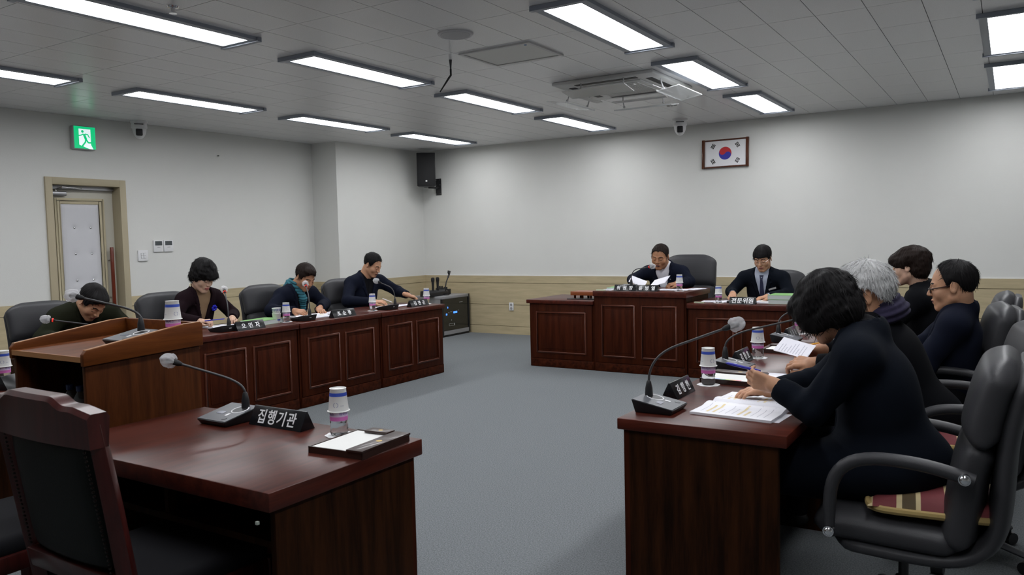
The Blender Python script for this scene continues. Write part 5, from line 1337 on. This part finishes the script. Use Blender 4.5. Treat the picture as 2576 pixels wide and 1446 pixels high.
tube_on(p, 'collar_lining', mat('lining_cream', (.62, .58, .42), .7), [p['neck']+p['up']*(.030+.02*abs(math.sin(a)))+p['fw']*(.060*math.cos(a))+p['rt']*.074*math.sin(a)-p['up']*.03*math.cos(a) for a in np.linspace(.7, 2.4, 10)], .007)
o_ = on_chest(p, -.095, -.115, .030); g_ = MB()
for k in range(7):
    a = k*.9; c_ = loc(p, o_+p['rt']*.016*math.cos(a)+p['up']*.018*math.sin(a)); g_.sphere(c_, .012, 8, 6, sc=(1, .8, 1))
g_.build('brooch', mat('brooch_blue', (.01, .012, .42), .6), p['t'], smooth=True)
tube_on(p, 'earring', M_chrome, [p['head']+p['Bh'] @ V3(.083, -.004, -.042), p['head']+p['Bh'] @ V3(.084, -.004, -.050)], .005)
pen('blue pen in the hands of the woman with the brooch', (-5.44, 4.00, .782), (-5.36, 4.13, .79))
# man in turquoise scarf
p = person('man in navy coat and turquoise scarf writing', (-6.02, 5.36, 0), fx, (-6.03, 5.36, .52), (-5.90, 5.37, .945), (-5.775, 5.395, 1.055), (R(4), R(34), R(2)),
    dict(R=((-5.80, 4.98, .765), (-5.50, 5.00, .770), (1, .25, -.1), (0, .4, -1), .75, .6), L=((-5.80, 5.66, .775), (-5.53, 5.32, .755), (.8, -.5, -.05), (0, 0, -1), .35, .3)),
    SK1, 'short', HBr, top=F_navy, under=F_dark, under_kind='crew', size=1.04, hs=1.02)
nk, up_, fw2, rt2 = p['neck'], p['up'], p['fw'], p['rt']
def w4(v, r): return (*v, r)
scarf_wrap(p, F_turq, .072, .026, tail=[w4(nk+fw2*.085-up_*.02, .040), w4(nk+fw2*.105-rt2*.02-up_*.07, .044), w4(nk+fw2*.105-rt2*.035-up_*.13, .034), w4(nk+fw2*.115-rt2*.05-up_*.20, .030), w4(nk+fw2*.125-rt2*.06-up_*.25, .028)])
for k in range(6):
    e_ = nk+fw2*.135-rt2*(.035+.011*k)-up_*.27; tube_on(p, 'scarf_fringe', F_turq, [e_+up_*.02, e_-up_*.03+fw2*.004], [.0045, .002], 6)
pen('dark pen in the writing hand of the man in the scarf', (-5.42, 5.06, .76), (-5.33, 5.00, .80), mat('pen_dark', (.02, .02, .02), .3))
# man in navy blazer reaching
p = person('man in navy blazer and black shirt reaching to his left', (-6.02, 6.38, 0), fx, (-6.03, 6.38, .52), (-5.91, 6.37, 1.00), (-5.80, 6.385, 1.135), (R(-8), R(32), R(0)),
    dict(R=((-5.82, 6.00, .775), (-5.52, 6.08, .765), (.95, .5, .05), (.1, .3, -1), .55, .7), L=((-5.72, 6.69, .83), (-5.53, 6.69+.13-.2, .800), (.6, .6, -.28), (-.2, 0, -1), .55, .6)),
    SK2, 'receding', HB, top=F_navy, under=F_dark, under_kind='shirt', size=1.05, vdepth=.25, shoulders=((-5.93, 6.18, .945), (-5.88, 6.58, .945)))
pen('white capped pen in the hand of the man in the navy blazer', (-5.44, 6.12, .80), (-5.40, 6.22, .755), mat('pen_white', (.7, .7, .72), .3))
pen('silver pen held by the reaching left hand', (-5.50, 6.66, .80), (-5.60, 6.64, .85), M_gls)

# --- chairman and clerk, facing -y
p = person('chairman in navy suit and open white shirt reading papers', (-3.17, 8.22, 0), -H, (-3.15, 8.28, .56), (-3.16, 8.12, 1.035), (-3.175, 8.005, 1.150), (R(-4), R(20), R(3)),
    dict(R=((-3.50, 8.02, .90), (-3.40, 7.80, .895), (.15, -1, -.35), (.6, 0, -.8), .55, .6), L=((-2.86, 8.02, .885), (-2.90, 7.78, .880), (-.75, -.62, -.1), (-.2, 0, -1), .75, .5)),
    SK4, 'receding', HBr, top=F_navy, under=F_white, under_kind='shirt', fat=1.10, belly=.02, size=1.08, hs=1.06, vdepth=.34, vw=.080, mouth=.003)
t = tube_on(p, 'lapel_pin', M_gls, [on_chest(p, -.085, -.085, .03), on_chest(p, -.098, -.088, .03)], .003)
sheets('folded sheet held by the chairman in his left hand', (-3.06, 7.70, .905), R(-12), .20, .14, 2, curl=.0, lines=False, tilt=(R(28), R(-16)), group='sheets held by the chairman')
sheets('greyish sheet held by the chairman in his right hand', (-3.30, 7.68, .905), R(14), .17, .12, 2, lines=False, tilt=(R(30), R(22)), group='sheets held by the chairman')
p = person('man with glasses in navy suit, dark tie and name badge', (-2.09, 8.18, 0), -H, (-2.10, 8.20, .52), (-2.105, 8.09, .985), (-2.095, 8.01, 1.125), (R(3), R(24), R(-2)),
    dict(R=((-2.40, 7.98, .79), (-2.315, 7.74, .790), (.25, -1, -.15), (.3, 0, -1), .55, .4), L=((-1.83, 7.98, .78), (-1.98, 7.74, .765), (-.7, -.7, -.1), (0, 0, -1), .45, .4)),
    SK2, 'bowl', HB, top=F_dnavy, under=F_lblue, under_kind='shirt', size=1.03, vdepth=.32, vw=.068)
glasses(p, M_gls, .0215, .0155, .0009)
q = MB(); o0 = [on_chest(p, 0, u, .006) for u in (-.005, -.05, -.10, -.17, -.24, -.31)]; ws = [.020, .012, .017, .021, .024, .026]; v = []
for c_, w_ in zip(o0, ws): v += [loc(p, c_-p['rt']*w_+p['fw']*.004), loc(p, c_+p['rt']*w_+p['fw']*.004)]
for c_, w_ in zip(o0, ws): v += [loc(p, c_-p['rt']*w_-p['fw']*.002), loc(p, c_+p['rt']*w_-p['fw']*.002)]
f = [(2*k, 2*k+1, 2*k+3, 2*k+2) for k in range(5)]+[(12+2*k+2, 12+2*k+3, 12+2*k+1, 12+2*k) for k in range(5)]+[(2*k, 2*k+2, 12+2*k+2, 12+2*k) for k in range(5)]+[(2*k+1, 12+2*k+1, 12+2*k+3, 2*k+3) for k in range(5)]
q.add(v, f); q.build('tie', mat('tie_navy', (.010, .014, .045), .6), p['t'])
o_ = on_chest(p, -.105, -.135, .032); q = MB(); Mb = [loc(p, o_+p['rt']*a+p['up']*b_+p['fw']*c_) for c_ in (0, .004) for a, b_ in ((-.036, .018), (.036, -.004), (.033, -.020), (-.039, .002))]
q.add(Mb, [(0, 1, 2, 3), (7, 6, 5, 4), (0, 4, 5, 1), (1, 5, 6, 2), (2, 6, 7, 3), (3, 7, 4, 0)]); q.build('name_badge', mat('badge_silver', (.42, .42, .42), .4), p['t'])

# --- right row, facing -x (left side is towards the camera)
fm = math.pi
# woman in dark navy coat, nearest
p = person('woman with bobbed black hair in a dark navy coat, nearest the camera', (-.36, 3.00, 0), fm, (-.345, 2.99, .57), (-.430, 2.99, 1.005), (-.558, 2.985, 1.108), (R(14), R(34), R(0)),
    dict(R=((-.62, 3.27, .80), (-.79, 3.12, .765), (-.8, -.5, 0), (0, 0, -1), .4, .4), L=((-.565, 2.80, .775), (-.700, 2.84, .838), (-.95, .10, .22), (.0, .95, .35), .62, .45)),
    SK2, 'bob', HB, sex='f', top=F_dnavy, under=F_dark, under_kind='crew', coat=True, size=1.06, vdepth=.20, vw=.05, hs=.95, strandn=(1100, .050, .003), knees=((-.80, 3.10, .52), (-.80, 2.88, .52)), shoulders=((-.455, 3.165, .955), (-.430, 2.815, .955)))
pen('blue ballpoint pen in the hand of the woman in the dark coat', (-.755, 2.85, .885), (-.885, 2.865, .905), M_pen, .0050)
# collar of the coat
def coat_collar(P):
    nk, up_, fw_2, rt_2 = p['neck'], p['up'], p['fw'], p['rt']
    c = (P-nk) @ p['Bc']; d = d_cone(P, nk-up_*.030+fw_2*.015, nk+up_*.034-fw_2*.002, .092, .072)
    d = np.maximum(d, -d_cone(P, nk, nk+up_*.12, .064, .062)); return np.maximum(d, -( -c[:, 1]+.075))
v, q = surface(coat_collar, p['neck']-.17, p['neck']+.17, .006); G = Geo(); G.add(v, q, 0); G.build('coat_collar', F_dnavy, p['t'], p['base'], p['Rinv'])
# grey-haired man
p = person('grey-haired man with glasses and dark violet scarf holding a paper', (-.34, 3.90, 0), fm, (-.350, 3.88, .54), (-.505, 3.860, .985), (-.545, 3.80, 1.088), (R(-4), R(20), R(0)),
    dict(R=((-.62, 4.18, .80), (-.765, 3.98, .815), (-.95, -.35, .0), (.0, -.3, -1), .85, .6), L=((-.56, 3.62, .80), (-.725, 3.63, .800), (-.95, .18, .0), (.1, .5, -.9), .60, .5)),
    SK1, 'grey', HG, top=F_black, under=F_dark, under_kind='crew', size=1.06, hs=1.10, strandn=(1900, .028, .004))
glasses(p, M_gl, .0235, .016, .0010)
nk, up_, fw2, rt2 = p['neck'], p['up'], p['fw'], p['rt']
scarf_wrap(p, F_purp, .084, .046, tail=[w4(nk+fw2*.085-up_*.02, .040), w4(nk+fw2*.10-up_*.10, .036), w4(nk+fw2*.105-up_*.18, .03)])
sheets('white sheet with yellow marks held by the grey-haired man', (-.850, 3.80, .838), R(78), .115, .155, 2, name='held_paper', group='sheets held by the grey-haired man', tilt=(R(12), R(-26)))
pen('yellow pencil in the right hand of the grey-haired man', (-.86, 3.93, .83), (-.735, 4.02, .85), mat('pencil_yellow', (.75, .36, .02), .4), .0042, 'pencil')
# bald-fronted man leaning back
p = person('balding man with dark-framed glasses and blue-black jacket leaning back', (-.27, 4.70, 0), fm, (-.27, 4.68, .54), (-.215, 4.66, .955), (-.252, 4.62, 1.084), (R(2), R(10), R(0)),
    dict(R=((-.42, 4.93, .72), (-.60, 4.80, .62), (-.9, -.4, -.1), (0, 0, -1), .3, .3), L=((-.36, 4.44, .70), (-.58, 4.58, .62), (-.9, .3, -.1), (0, 0, -1), .3, .3)),
    SK2, 'balding', HB, top=F_navy, under=F_dark, under_kind='shirt', size=1.02, hs=1.04)
glasses(p, M_gl, .022, .0155, .0028)
# woman at the far end
p = person('woman with rounded dark bob and black jacket at the far end of the right row', (-.46, 5.55, 0), fm, (-.44, 5.55, .54), (-.455, 5.53, 1.000), (-.535, 5.50, 1.148), (R(12), R(8), R(0)),
    dict(R=((-.62, 5.80, .80), (-.86, 5.66, .765), (-1, -.2, 0), (0, 0, -1), .3, .3), L=((-.62, 5.27, .80), (-.86, 5.38, .765), (-1, .2, 0), (0, 0, -1), .3, .3)),
    SK3, 'round', HBr, sex='f', top=F_black, under=F_dark, under_kind='crew', size=1.04, hs=.96, vdepth=.15, vw=.04, strandn=(800, .035, .002))
